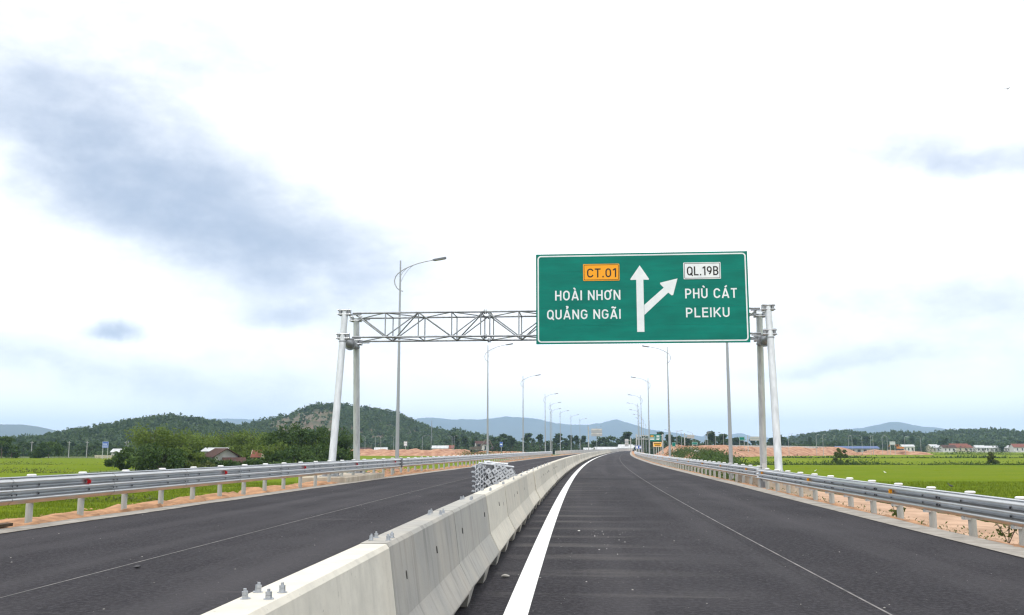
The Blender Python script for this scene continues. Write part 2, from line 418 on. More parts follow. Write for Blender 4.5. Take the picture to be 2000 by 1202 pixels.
# ------------------------------------------------------------------ road alignment
def axis(Y):                                  # median line of the motorway
    y = max(Y, -40)
    return -1.285 + .06 * y + .068 * (y - 110 * (1 - math.exp(-y / 110)))
def head(Y):                                  # heading, clockwise from +Y
    return math.atan(.06 + .068 * (1 - math.exp(-max(Y, 0) / 110)))
def offp(Y, o, z=0.0):                        # point o metres right of the median at station Y
    t = head(Y); return Vector((axis(Y) + o * math.cos(t), Y - o * math.sin(t), z))
def left_w(Y): return float(np.interp(Y, [0, 22, 45, 82, 200], [9.1, 9.0, 8.75, 7.9, 7.6]))
def right_w(Y): return float(np.interp(Y, [0, 40, 60, 90, 150, 205], [7.5, 7.75, 7.6, 7.25, 6.95, 6.8]))
STA = [-12 + 2.0 * i for i in range(72)] + [134 + 6.0 * i for i in range(85)]

def strip(name, fo0, fo1, z0, z1, m, n=1, sta=STA, uv=False, jitter=0.0, zj=0.0):
    V, F, U = [], [], []
    for Y in sta:
        a, b = fo0(Y), fo1(Y)
        for k in range(n + 1):
            t = k / n; o = a + (b - a) * t
            jj = jitter * (random.random() - .5) * (1 if 0 < k else 0)
            p = offp(Y, o + jj, z0 + (z1 - z0) * t + (zj * (random.random() - .5) if 0 < k < n else 0))
            V.append(p); U.append((o, Y))
    w = n + 1
    for i in range(len(sta) - 1):
        for k in range(n):
            a = i * w + k; F.append((a, a + 1, a + 1 + w, a + w))
    b = MB(); b.v = [tuple(v) for v in V]; b.f = F
    me = b.mesh(name, m, smooth=True)
    if uv:
        ul = me.uv_layers.new(name='lane')
        for l in me.loops: ul.data[l.vertex_index if False else l.index].uv = U[l.vertex_index]
    return link(name, me)

G_Z = -2.2
struct(strip('road', lambda Y: -left_w(Y), right_w, 0, 0, MT['asphalt'], 8, uv=True))
gb = MB(); gb.add([(-15000, -2000, G_Z), (15000, -2000, G_Z), (15000, 14500, G_Z), (-15000, 14500, G_Z)], [(0, 1, 2, 3)])
struct(gb.build('ground', MT['ground']))
def kerb_strip(name, fo0, fo1, z):
    o = strip(name, fo0, fo1, z, z, MT['gutter'], 3, jitter=.11); return struct(o)
kerb_strip('gutter_left', lambda Y: -left_w(Y) - .55, lambda Y: -left_w(Y) + .06, .012)
kerb_strip('gutter_right', lambda Y: right_w(Y) - .06, lambda Y: right_w(Y) + .50, .012)
struct(strip('road_edge_line', lambda Y: .635, lambda Y: .862, .005, .005, MT['white_paint']))
struct(strip('chalk_line_right', lambda Y: 4.17 + .002 * Y, lambda Y: 4.195 + .002 * Y, .004, .004, MT['chalk']))
struct(strip('chalk_line_left', lambda Y: -4.60, lambda Y: -4.575, .004, .004, MT['chalk']))

# verges: rough earth shelf, then the bank down to the fields
def verge(name, prof, m, sta, rough):
    V, F = [], []
    n = len(prof[0][1])
    for i, Y in enumerate(sta):
        pr = None
        for y0, p in prof:
            if Y >= y0: pr = p
        for k, (o, z) in enumerate(pr):
            base = -left_w(Y) if o < 0 else right_w(Y)
            q = rough if k > 0 else 0
            nz = mnoise.noise(Vector((o * 1.1, Y * .9, 3.3))) * q + (random.random() - .5) * q * .6
            V.append(offp(Y + (random.random() - .5) * .2 * (k > 0), base + o + (random.random() - .5) * .15 * (k > 0), z + nz))
    for i in range(len(sta) - 1):
        for k in range(n - 1):
            a = i * n + k; F.append((a, a + 1, a + 1 + n, a + n))
    b = MB(); b.v = [tuple(v) for v in V]; b.f = F
    return struct(b.build(name, m, smooth=True))
fine_sta = [-12 + .35 * i for i in range(520)] + [170 + 5 * i for i in range(72)]
verge('verge_left', [(-99, [(-.40, -.06), (-.6, .0), (-.9, .03), (-1.2, .05), (-1.6, .03), (-2.0, -.06), (-2.5, -.4)])], MT['verge'], fine_sta, .15)
verge('bank_left', [(-99, [(-2.3, -.35), (-4.5, -1.7), (-6.0, -2.4)])], MT['ground'], STA, .1)
verge('verge_right', [(-99, [(.35, -.06), (.6, -.01), (.9, -.05), (1.3, -.16), (1.8, -.40), (2.4, -.66)])], MT['verge'], fine_sta, .08)
verge('service_track', [(-99, [(2.2, -.70), (3.2, -.72), (4.6, -.70), (6.2, -.74), (6.8, -.86)])], MT['track'], fine_sta, .05)
verge('bank_right', [(-99, [(6.6, -.80), (8.2, -1.6), (9.6, -2.4)])], MT['ground'], STA, .12)

# ------------------------------------------------------------------ median barrier: precast blocks
BL = 3.33
def block_mesh():
    b = MB(); rings = []
    st = [(0.02, 0), (.16, 0), (.27, 1), (1.38, 1), (1.49, 0), (1.84, 0), (1.95, 1), (3.06, 1), (3.17, 0), (3.30, 0)]
    for y, g in st:
        zb = .15 if g else .006
        xb = .29 if g else .255
        half = [(xb, zb), (.29, .165), (.168, .40), (.105, .885), (.085, .91)]
        ring = [(x, y, z) for x, z in half] + [(-x, y, z) for x, z in reversed(half)]
        rings.append(ring)
    b.loft(rings); return b.mesh('barrier_block', MT['block'])
bm0 = block_mesh()
def bolt_mesh():
    b = MB()
    b.tube([(0, 0, -.02), (0, 0, .068)], .0095, 8)
    b.tube([(0, 0, .0), (0, 0, .006)], .030, 12)
    b.tube([(0, 0, .006), (0, 0, .027)], .019, 6)
    b.tube([(0, 0, .029), (0, 0, .050)], .0185, 6)
    return b.mesh('anchor_bolt', MT['bolt'])
bolt0 = bolt_mesh()
hole0 = MB().loft([[(-.02, .014 * math.cos(a), .03 * math.sin(a)) for a in [6.283 * k / 8 for k in range(8)]], [(.0015, .014 * math.cos(a), .03 * math.sin(a)) for a in [6.283 * k / 8 for k in range(8)]]]).mesh('lifting_hole_shade', MT['hole'])  # solid plug just proud of the face, coloured dark as the hole's shade
first_blocks = {
    0: ('clean cream concrete barrier block with four anchor bolts, nearest the camera', (.64, .61, .53)),
    1: ('dark grey weathered concrete barrier block right after the clean cream one', (.33, .325, .305)),
    2: ('grey streaked concrete barrier block, second of the two weathered dark ones', (.36, .355, .33)),
    3: ('pale concrete barrier block just beyond the two weathered dark ones', (.60, .57, .49)),
}
ORD = ['fifth', 'sixth', 'seventh', 'eighth', 'ninth', 'tenth', 'eleventh', 'twelfth']
for k_, w_ in enumerate(ORD): first_blocks[4 + k_] = ('pale concrete median barrier block, %s in the row counted from the camera' % w_, tuple((.50 + .14 * r_, .475 + .125 * r_, .41 + .10 * r_) for r_ in [random.random()])[0])
s = 2.97; idx = 0
blocks = []
while s < 420 and idx < 135:
    p = offp(s, 0); t = head(s + 1.6)
    o = link('barrier_block', bm0); o.location = p + Vector((random.uniform(-.012, .012), 0, 0)); o.rotation_euler = (0, random.uniform(-.006, .006), -t + random.uniform(-.0035, .0035))
    if 0 < idx < 13:
        for hy in (.55, 1.9, 2.75):
            hq = link('lifting_hole_shade', hole0, o); hq.location = (.1385, hy + random.uniform(-.1, .1), .63 + random.uniform(-.06, .06)); hq.rotation_euler = (0, -.129, 0)
    if idx in first_blocks:
        lab, colr = first_blocks[idx]
    else:
        k = random.random()
        colr = (.50 + .14 * k, .475 + .125 * k, .41 + .10 * k)
        lab = 'pale concrete median barrier block in the long far row curving to the horizon'
    o.color = (*colr, 1)
    tag(o, lab, 'barrier block', 'median barrier blocks')
    blocks.append((s, o))
    s += BL * math.cos(t); idx += 1
# anchor bolts for the screen that is still to be fitted, in fours along the top
sb = 4.1
while sb < 40:
    own = max((b for b in blocks if b[0] <= sb), key=lambda b: b[0])
    ly = sb - own[0] 
    ly = min(max(ly, .14), BL - .14)
    for dx in (-.055, .055):
        for dy in (-.09, .09):
            q = link('anchor_bolt', bolt0, own[1]); q.location = (dx + random.uniform(-.006, .006), ly + dy, .91); q.scale = (.72, .72, .62)
            q.rotation_euler = (random.uniform(-.08, .08), random.uniform(-.08, .08), random.random())
    sb += 2.5

# ------------------------------------------------------------------ guard rails
PANEL = 4.0
def beam_mesh(hgt, name='beam'):
    k = hgt / .52
    prof = []
    for q in range(37):
        z_ = q / 36; prof.append((.043 - .041 * math.cos(2 * math.pi * (z_ * 3.0)) , .52 * z_))
    prof = [(-.012, -.006)] + prof[2:-2] + [(.030, .512), (-.004, .524), (-.03, .526)]
    th = .006
    front = [(d, z * k) for d, z in prof]; back = [(d - th * 1.6, z * k) for d, z in prof]
    ring2 = front + back[::-1]
    b = MB()
    st = [(0, .010), (.30, .010), (.34, .004), (PANEL, 0), (PANEL + .16, -.0015)]
    b.loft([[(d + o, y, z) for d, z in ring2] for y, o in st])
    return b.mesh(name, MT['galv'], smooth=True)
def rail_bolt_mesh():
    b = MB(); b.tube([(-.012, 0, 0), (.012, 0, 0)], .019, 6); return b.mesh('splice_bolt', MT['dark'])
rb0 = rail_bolt_mesh()
def post_mesh(hh):
    b = MB(); b.tube([(0, 0, -.5), (0, 0, hh)], .07, 14); m = b.mesh('post', MT['post'], True)
    c = MB(); c.tube([(0, 0, hh - .01), (0, 0, hh + .012), (0, 0, hh + .024)], [.092, .092, .07], 14); mc = c.mesh('post_cap', MT['cap'], True)
    d = MB(); d.box(.045, .165, -.06, .06, hh - .48, hh - .14); md = d.mesh('block_out', MT['galv_post'])
    return m, mc, md
def reflector_mesh(m):
    b = MB()
    b.prism([(-.05, -.045), (.05, -.045), (.05, .045), (-.05, .045)], 0, .012)
    b.prism([(.0, -.03), (.0, .03), (-.0, .03)], 0, .01) if False else None
    b.box(-.012, .012, -.05, 0, -.04, .04)
    return b.mesh('reflector', m)
refl_a, refl_r = reflector_mesh(MT['amber']), reflector_mesh(MT['red'])
def guardrail(name, side, y0, y1, setback, ztop, hgt, label, refl, bolts_to, n_post=2, first_refl=1):
    root = empty(name, offp(y0, side * 8, 0)); inv = root.location.copy()
    tag(root, label, 'guardrail', 'motorway guardrails')
    bm = beam_mesh(hgt); pm, cm, dm = post_mesh(ztop + .015)
    off = lambda Y: side * ((left_w(Y) if side < 0 else right_w(Y)) + setback)
    Y = y0; k = 0
    while Y < y1 - .5:
        t = math.atan((offp(Y + PANEL, off(Y + PANEL)) - offp(Y, off(Y))).x / (offp(Y + PANEL, off(Y + PANEL)) - offp(Y, off(Y))).y)
        a = offp(Y, off(Y)); 
        rz = -t
        # local frame: +x of the beam faces the traffic
        o = link('beam', bm, root)
        face = -side
        o.location = a - inv + Vector((0, 0, ztop - hgt))
        if face > 0:
            o.rotation_euler = (0, 0, rz); fwd = 1
        else:                           # turned round so that the waves face the road
            o.rotation_euler = (0, 0, rz + math.pi); fwd = -1
            o.location += Vector((math.sin(t) * PANEL, math.cos(t) * PANEL, 0))
        d = Vector((math.sin(t), math.cos(t), 0)); nrm = Vector((math.cos(t), -math.sin(t), 0)) * face
        if Y < bolts_to:
            for zz in (.175, .347):
                for yy in (.07, .23):
                    q = link('splice_bolt', rb0, root)
                    base = a if fwd > 0 else a
                    q.location = base - inv + d * (yy if fwd > 0 else yy) + nrm * .010 + Vector((0, 0, ztop - hgt + zz * hgt / .52)); q.rotation_euler = (0, 0, rz)
                for yy in (1.0, 3.0):
                    q = link('splice_bolt', rb0, root)
                    q.location = a - inv + d * yy + nrm * .008 + Vector((0, 0, ztop - hgt + zz * hgt / .52)); q.rotation_euler = (0, 0, rz)
        for j in range(n_post):
            pp = a + d * (1.0 + 2.0 * j) - nrm * .165
            q = link('post', pm, root); q.location = pp - inv; q.rotation_euler = (random.uniform(-.008, .008), random.uniform(-.008, .008), math.atan2(nrm.y, nrm.x))
            link('post_cap', cm, q)
            if Y < 70: link('block_out', dm, q)
        if refl and k % 2 == first_refl % 2 and Y < 150:
            q = link('reflector', refl, root)
            q.location = a - inv + d * 2.9 + nrm * .04 + Vector((0, 0, ztop - .175 * hgt / .52)); q.rotation_euler = (0, 0, math.atan2(nrm.y, nrm.x) + math.pi / 2)
        Y += PANEL * math.cos(t); k += 1
    return root, a + d * PANEL, t
GL, eL, tL = guardrail('guardrail', -1, 6.0, 52, .62, .96, .52, 'galvanised guardrail with red reflectors along the near left road edge', refl_r, 60)
GL2, _, _ = guardrail('guardrail', -1, 53.2, 182, .88, .93, .50, 'far left guardrail run starting behind the gantry and curving into the distance', None, 70)
GR, _, _ = guardrail('guardrail', 1, 3.0, 38.5, .62, .72, .41, 'galvanised guardrail with amber reflectors along the near right road edge', refl_a, 60, first_refl=0)
GR2, _, _ = guardrail('guardrail', 1, 40.0, 222, .84, .76, .42, 'far right guardrail run curving away beyond the near one', refl_a, 60, first_refl=0)
# bull-nose ends
def nose(parent, Y, o, ztop, hgt, face, flip):
    p = offp(Y, o); t = head(Y); b = MB()
    pts = []
    for k in range(9):
        a = math.pi * k / 8
        pts.append((math.cos(a) * .10, math.sin(a) * .22 * flip))
    b.loft([[(x, y, z) for x, y in pts] + [(x * .9, y * .92, z) for x, y in reversed(pts)] for z in (ztop - hgt, ztop)])
    q = b.build('end_nose', MT['galv_dull'], parent, True); q.location = p - parent.location; q.rotation_euler = (0, 0, -t)
nose(GL, 54.2, -left_w(54) - .60, .96, .52, 1, 1)
nose(GR, 2.8, right_w(3) + .62, .72, .41, -1, -1)
# square start post of the near right run
b = MB(); b.box(-.09, .09, -.09, .09, 0, .36)
q = b.build('end_post', MT['galv_dull'], GR); q.location = offp(38.3, right_w(38) + .66) - GR.location
b = MB(); b.box(-.06, .14, -.12, .12, 0, .90)
q = b.build('end_post', MT['galv_post'], GR2); q.location = offp(40.0, right_w(40) + .98) - GR2.location

# ------------------------------------------------------------------ sign gantry
GA_Y = 45.7
GT = head(GA_Y)
GO = Vector((axis(GA_Y), GA_Y, 0))
gan = empty('sign_gantry', GO, -GT)
tag(gan, 'galvanised lattice gantry on two leaning leg pairs spanning the whole road', 'gantry')
SPAN, ZT, ZB, DY = 10.05, 8.02, 6.84, .9
def member(name, a, b, r, n=8, m='galv_dull'):
    return MB().tube([a, b], r, n).build(name, MT[m], gan, True)
PAD_Z = .26
legs = []
for sx in (-1, 1):
    x = sx * SPAN
    fo = .03 if sx < 0 else -.10
    front = [(x + sx * fo, -2.75, PAD_Z), (x + sx * .02, -1.35, 6.62), (x, -1.12, 8.16)]
    rear = [(x + sx * .20, 2.75, PAD_Z), (x + sx * .02, 1.35, 6.62), (x, 1.12, 8.06)]
    for pts in (front, rear):
        lg = MB().tube(pts, [.172, .162, .155], 16).build('leg', MT['leg'], gan, True)
        fx, fy, _ = pts[0]
        MB().box(fx - .42, fx + .42, fy - .42, fy + .42, PAD_Z, PAD_Z + .035).build('base_plate', MT['galv_dull'], lg)
        ex, ey, ez = pts[0]; dx, dy, dz = pts[1][0] - ex, pts[1][1] - ey, pts[1][2] - ez
        for k in range(8):
            a = math.pi / 4 * k + .2
            ca, sa = math.cos(a), math.sin(a)
            s_ = dy / dz
            g = MB(); tx, ty = -sa * .01, ca * .01
            p0 = Vector((ex + ca * .19, ey + sa * .19, PAD_Z + .03)); p1 = Vector((ex + ca * .38, ey + sa * .38, PAD_Z + .03)); p2 = Vector((ex + ca * .19, ey + sa * .19 + s_ * .30, PAD_Z + .33))
            off = Vector((tx, ty, 0))
            g.add([p0 - off, p1 - off, p2 - off, p0 + off, p1 + off, p2 + off], [(0, 1, 2), (5, 4, 3), (0, 3, 4, 1), (1, 4, 5, 2), (2, 5, 3, 0)])
            g.build('gusset', MT['galv_dull'], lg)
            if k % 2 == 0:
                bb = link('anchor_bolt', bolt0, lg); bb.location = (ex + math.cos(a + .39) * .36, ey + math.sin(a + .39) * .36, PAD_Z + .05); bb.scale = (2, 2, 2)
        top = pts[-1]
        # collar where the upper piece sleeves over the lower
        MB().tube([(pts[1][0], pts[1][1], 6.55), (pts[1][0], pts[1][1] + (.0), 6.62)], .185, 16).build('collar', MT['galv_dull'], lg, True)
    # cross tie between the legs, under the truss
    ct = MB().tube([(x, -1.30, 6.62), (x, -.62, 6.60), (x, 0, 6.60), (x, .62, 6.60), (x, 1.30, 6.62)], [.16, .16, .21, .16, .16], 14).build('cross_tie', MT['galv_dull'], gan, True)
    MB().tube([(x, -.05, 6.60), (x, .05, 6.60)], .30, 14).build('flange', MT['galv_dull'], ct, True)
    # clamps that carry the chords
    for yy, zz in ((-1, ZT), (-1, ZB), (1, ZT), (1, ZB)):
        cl = MB(); y = yy * 1.12 + (yy * .16 if zz == ZB else 0)
        cl.box(x - .27, x - .165, y - .16, y + .16, zz - .15, zz + .15)
        cl.box(x + .165, x + .27, y - .16, y + .16, zz - .15, zz + .15)
        ck = cl.build('clamp', MT['galv_dull'], gan)
        for dz in (-.10, .10):
            MB().tube([(x - .32, y - .17, zz + dz), (x + .32, y - .17, zz + dz)], .022, 6).build('clamp_rod', MT['bolt'], ck)
            for sg in (-1, 1):
                MB().tube([(x + sg * .275, y - .17, zz + dz), (x + sg * .305, y - .17, zz + dz)], .05, 6).build('nut', MT['bolt'], ck)
        br = MB(); br.box(x - sx * .20 - (.55 if sx > 0 else 0), x - sx * .20 + (.55 if sx < 0 else 0), (-.95 if yy < 0 else .85), (-.85 if yy < 0 else .95), zz - .10, zz - .06)
        br.build('bracket', MT['galv_dull'], gan)
NB = 12; xs = [-SPAN + .32 + (2 * SPAN - .64) * i / NB for i in range(NB + 1)]
for mod in range(3):
    xa, xb = xs[mod * 4] + (.05 if mod else 0), xs[mod * 4 + 4] - (.05 if mod < 2 else 0)
    for y in (-DY, DY):
        for z in (ZT, ZB):
            member('chord', (xa, y, z), (xb, y, z), .048, 10)
    for y in (-DY, DY):
        for z in (ZT, ZB):
            if mod:
                fl = MB(); fl.tube([(xs[mod*4] - .07, y, z), (xs[mod*4] - .015, y, z)], .115, 12); fl.tube([(xs[mod*4] + .015, y, z), (xs[mod*4] + .07, y, z)], .115, 12)
                fl.build('splice_flange', MT['galv_dull'], gan, True)
for i in range(NB + 1):
    xsn = [xs[i]] if i % 4 or i in (0, NB) else [xs[i] - .22, xs[i] + .22]
    for x in xsn:
        if i in (0, NB): continue
        for y in (-DY, DY): member('vertical', (x, y, ZB), (x, y, ZT), .032)
        for z in (ZT, ZB): member('cross_strut', (x, -DY, z), (x, DY, z), .030)
for i in range(NB):
    x0, x1 = xs[i] + (.06 if i % 4 == 0 else 0), xs[i + 1] - (.06 if i % 4 == 3 else 0)
    down = i % 2 == 0
    for y in (-DY, DY):
        member('diagonal', (x0, y, ZT if down else ZB), (x1, y, ZB if down else ZT), .033)
    for z in (ZT, ZB):
        member('plan_brace', (x0, DY if down else -DY, z), (x1, -DY if down else DY, z), .030)
    if i % 2 == 1:
        member('sway_brace', (x0, DY, ZB), (x1, -DY, ZT), .034)
# footings
for sx in (-1, 1):
    b = MB(); c = .06
    x0, x1 = -1.05, 1.05
    w, l = 1.05, 3.75
    zt, zb = PAD_Z, -.9
    b.loft([[(-w, -l, zb), (w, -l, zb), (w, l, zb), (-w, l, zb)], [(-w, -l, zt - .04), (w, -l, zt - .04), (w, l, zt - .04), (-w, l, zt - .04)],
            [(-w + .04, -l + .04, zt), (w - .04, -l + .04, zt), (w - .04, l - .04, zt), (-w + .04, l - .04, zt)]])
    o = b.build('gantry_footing', MT['conc'])
    o.matrix_world = Matrix.Translation(GO) @ Matrix.Rotation(-GT, 4, 'Z') @ Matrix.Translation((sx * SPAN + sx * .1, 0, 0))
    tag(o, 'long concrete footing under the %s legs of the sign gantry behind the guardrail' % ('left' if sx < 0 else 'right'), 'footing', 'gantry footings')

# ------------------------------------------------------------------ main direction sign
def arc(cx, cz, rx, rz, a0, a1, n=9):
    return [(cx + rx * math.cos(R(a0 + (a1 - a0) * k / n)), cz + rz * math.sin(R(a0 + (a1 - a0) * k / n))) for k in range(n + 1)]
def glyphs(st):
    h = st / 2; t, b = 1 - h, h
    def bowl(w, z0, z1, r=.24):          # right-hand bowl from the stem at x=h
        rr = min(r, (z1 - z0) / 2); return [(h, z1)] + arc(w - h - rr, z1 - rr, rr, rr, 90, 0, 6) + arc(w - h - rr, z0 + rr, rr, rr, 0, -90, 6) + [(h, z0)]
    def oval(w, rz=.30):
        rx = w / 2 - h; return arc(w/2, t - rz, rx, rz, 0, 180, 12) + arc(w/2, b + rz, rx, rz, 180, 360, 12)
    D = {}
    D['H'] = (.62, [[(h, 0), (h, 1)], [(.62 - h, 0), (.62 - h, 1)], [(h, .5), (.62 - h, .5)]])
    D['I'] = (st, [[(h, 0), (h, 1)]])
    D['N'] = (.66, [[(h, 0), (h, 1)], [(.66 - h, 0), (.66 - h, 1)], [(h, .97), (.66 - h, .03)]])
    D['O'] = (.66, [oval(.66) + ['closed']]); D['0'] = (.58, [oval(.58) + ['closed']])
    D['Q'] = (.66, [oval(.66) + ['closed'], [(.40, .26), (.66, -.04)]])
    D['C'] = (.62, [arc(.33, t - .28, .33 - h, .28, 15, 180, 12) + arc(.33, b + .28, .33 - h, .28, 180, 345, 12)])
    D['G'] = (.65, [arc(.33, t - .28, .33 - h, .28, 18, 180, 12) + arc(.33, b + .28, .33 - h, .28, 180, 360, 12) + [(.66 - h, .47), (.36, .47)]])
    D['U'] = (.62, [[(h, 1)] + arc(.31, b + .24, .31 - h, .24, 180, 360, 12) + [(.62 - h, 1)]])
    D['A'] = (.72, [[(h * .9, 0), (.36, .99)], [(.72 - h * .9, 0), (.36, .99)], [(.17, .27), (.55, .27)]])
    D['P'] = (.60, [[(h, 0), (h, 1)], bowl(.60, .44, t)])
    D['B'] = (.60, [[(h, 0), (h, 1)], bowl(.57, .53, t), bowl(.60, b, .53)])
    D['L'] = (.52, [[(h, 1), (h, b), (.52, b)]])
    D['E'] = (.54, [[(.54, t), (h, t), (h, b), (.54, b)], [(h, .52), (.50, .52)]])
    D['K'] = (.64, [[(h, 0), (h, 1)], [(.60, .98), (h, .36)], [(.24, .55), (.62, .02)]])
    D['T'] = (.58, [[(0, t), (.58, t)], [(.29, 0), (.29, t)]])
    D['1'] = (.34, [[(.34 - h, 0), (.34 - h, 1)], [(.02, .78), (.34 - h, .96)]])
    D['9'] = (.58, [arc(.29, t - .25, .29 - h, .25, 0, 360, 18) + ['closed'], [(.58 - h, t - .25)] + arc(.58 - h - .46, t - .22, .46, .66, -8, -62, 6)])
    D['.'] = (st * 1.1, [[(h * 1.1, 0), (h * 1.1, st * 1.1)]])
    D[' '] = (.26, [])
    def combo(base, marks): w, ss = D[base]; return (w, ss + marks)
    D['À'] = combo('A', [[(.22, 1.27), (.40, 1.09)]]); D['Á'] = combo('A', [[(.50, 1.27), (.32, 1.09)]])
    D['Ù'] = combo('U', [[(.17, 1.27), (.35, 1.09)]])
    D['Ã'] = combo('A', [[(.17, 1.11), (.22, 1.20), (.30, 1.21), (.42, 1.13), (.50, 1.14), (.55, 1.23)]])
    D['Ả'] = combo('A', [[(.28, 1.27), (.36, 1.33), (.44, 1.29), (.44, 1.22), (.36, 1.16), (.36, 1.08)]])
    D['Ơ'] = (.74, D['O'][1] + [[(.54, .90), (.66, .93), (.70, 1.0), (.69, 1.08)]])
    return D
def text_mesh(txt, name, m, x0, x1, ybase, cap, y=0.0, st=.15, word=None):
    D = glyphs(st); b = MB(); x = 0.0; lay = 0; parts = []
    wi = 0
    for ch in txt:
        w, strokes = D[ch]; wi += ch == ' '
        for sk in (strokes if word in (None, wi) else ()):
            closed = sk[-1] == 'closed'; P = [Vector((p[0] + x, p[1])) for p in sk if p != 'closed']
            if closed and (P[0] - P[-1]).length < 1e-4: P.pop()
            P = [p for k, p in enumerate(P) if k == 0 or (p - P[k-1]).length > 1e-4]
            parts.append((P, closed))
        x += w + st * 1.05
    tw = x - st * 1.05; sx, sz = (x1 - x0) / tw, cap
    for P, closed in parts:
        P = [Vector((x0 + p.x * sx, ybase + p.y * sz)) for p in P]; n = len(P); hw = st * cap / 2; vs = []
        for k in range(n):
            pa = P[k-1] if (k or closed) else None; pb = P[(k+1) % n] if (k < n - 1 or closed) else None
            d1 = (P[k] - pa).normalized() if pa is not None else None; d2 = (pb - P[k]).normalized() if pb is not None else None
            d1 = d1 or d2; d2 = d2 or d1
            n1, n2 = Vector((-d1.y, d1.x)), Vector((-d2.y, d2.x)); mm = (n1 + n2).normalized(); ln = hw / max(.5, mm.dot(n1))
            yy = y - .0004 * (lay % 5)
            vs += [(P[k].x + mm.x * ln, yy, P[k].y + mm.y * ln), (P[k].x - mm.x * ln, yy, P[k].y - mm.y * ln)]
        fs = [(2*k, 2*((k+1) % n), 2*((k+1) % n) + 1, 2*k + 1) for k in range(n if closed else n - 1)]
        b.add(vs, fs); lay += 1
    return b.mesh(name, m)
def rrect(x0, x1, z0, z1, r, n=5):
    pts = []
    for cx, cz, a0 in ((x1 - r, z1 - r, 0), (x0 + r, z1 - r, 90), (x0 + r, z0 + r, 180), (x1 - r, z0 + r, 270)):
        for k in range(n + 1):
            a = R(a0 + 90 * k / n); pts.append((cx + r * math.cos(a), cz + r * math.sin(a)))
    return pts
def frame_mesh(b, outer, inner, y0, y1):
    n = len(outer)
    vs = [(x, y0, z) for x, z in outer] + [(x, y0, z) for x, z in inner] + [(x, y1, z) for x, z in outer] + [(x, y1, z) for x, z in inner]
    fs = []
    for i in range(n):
        j = (i + 1) % n
        fs += [(i, i + n, j + n, j), (i, j, j + 2*n, i + 2*n), (i + n, i + 3*n, j + 3*n, j + n)]
    b.add(vs, fs)
SX0, SX1, SZ0, SZ1 = -.78, 9.19, 6.39, 10.72
SW, SH = SX1 - SX0, SZ1 - SZ0
SY = -1.16
sg = empty('direction_sign', GO + Vector((0, 0, 0)), -GT)
sg.location = GO + Matrix.Rotation(-GT, 3, 'Z') @ Vector((SX0 + SW / 2, SY, SZ0))
tag(sg, 'large green overhead direction sign with white forked arrow hung on the gantry', 'road sign')
def S(u, t): return (u - .5) * SW, (1 - t) * SH
npan = 5
for k in range(npan):                     # extruded planks, stacked
    z0, z1 = SH * k / npan, SH * (k + 1) / npan
    MB().box(-SW / 2, SW / 2, 0, .045, z0 + (.002 if k else 0), z1 - .001).build('panel', MT['sign_green'], sg)
b = MB(); o_, i_ = rrect(-SW/2 + .075, SW/2 - .075, .075, SH - .075, .16), rrect(-SW/2 + .135, SW/2 - .135, .135, SH - .135, .115)
frame_mesh(b, o_, i_, -.005, .0); b.build('border', MT['sign_white'], sg)
for k in range(5):
    x = -SW / 2 + SW * (k + .5) / 5
    MB().box(x - .04, x + .04, .045, .20, .05, SH - .1).build('stiffener', MT['galv_dull'], sg)
# forked arrow
def poly2(name, pts, m, par, y0=-.006, y1=0.0):
    return MB().prism([S(*p) for p in pts], y0, y1).build(name, m, par)
ar = poly2('straight_arrow', [(.477, .875), (.511, .875), (.5105, .30), (.5355, .302), (.5375, .292), (.4945, .140), (.449, .292), (.451, .302), (.477, .30)], MT['sign_white'], sg)
poly2('branch_arrow', [(.512, .69), (.512, .58), (.6055, .392), (.589, .350), (.590, .336), (.671, .292), (.649, .474), (.642, .478), (.626, .447)], MT['sign_white'], sg, -.0075, 0)
def plate(u0, u1, t0, t1, m, txt, tx0, tx1, tt0, tt1, lab):
    x0, z1 = S(u0, t0); x1, z0 = S(u1, t1)
    p = MB().prism(rrect(x0, x1, z0, z1, .03, 3), -.018, 0).build('route_plate', m, sg); p['label'] = lab
    b = MB(); frame_mesh(b, rrect(x0 + .035, x1 - .035, z0 + .035, z1 - .035, .03, 3), rrect(x0 + .058, x1 - .058, z0 + .058, z1 - .058, .02, 3), -.020, -.018)
    b.build('plate_border', MT['sign_ink'], p)
    a0, b1 = S(tx0, tt0); a1, b0 = S(tx1, tt1)
    link('plate_text', text_mesh(txt, 'plate_text', MT['sign_ink'], a0, a1, b0, b1 - b0, y=-.021, st=.145), p)
plate(.226, .398, .118, .305, MT['sign_orange'], 'CT.01', .244, .383, .168, .268, 'orange route plate reading CT.01')
plate(.700, .874, .118, .302, MT['sign_white'], 'QL.19B', .716, .863, .162, .262, 'white route plate reading QL.19B')
for txt, u0, u1, t0, t1 in (('HOÀI NHƠN', .091, .401, .410, .519), ('QUẢNG NGÃI', .052, .401, .622, .728), ('PHÙ CÁT', .705, .946, .406, .514), ('PLEIKU', .706, .909, .616, .722)):
    a0, b1 = S(u0, t0); a1, b0 = S(u1, t1)
    for wd_ in range(len(txt.split())): link('place_name', text_mesh(txt, 'place_name', MT['sign_white'], a0, a1, b0, b1 - b0, y=-.005, word=wd_), sg)

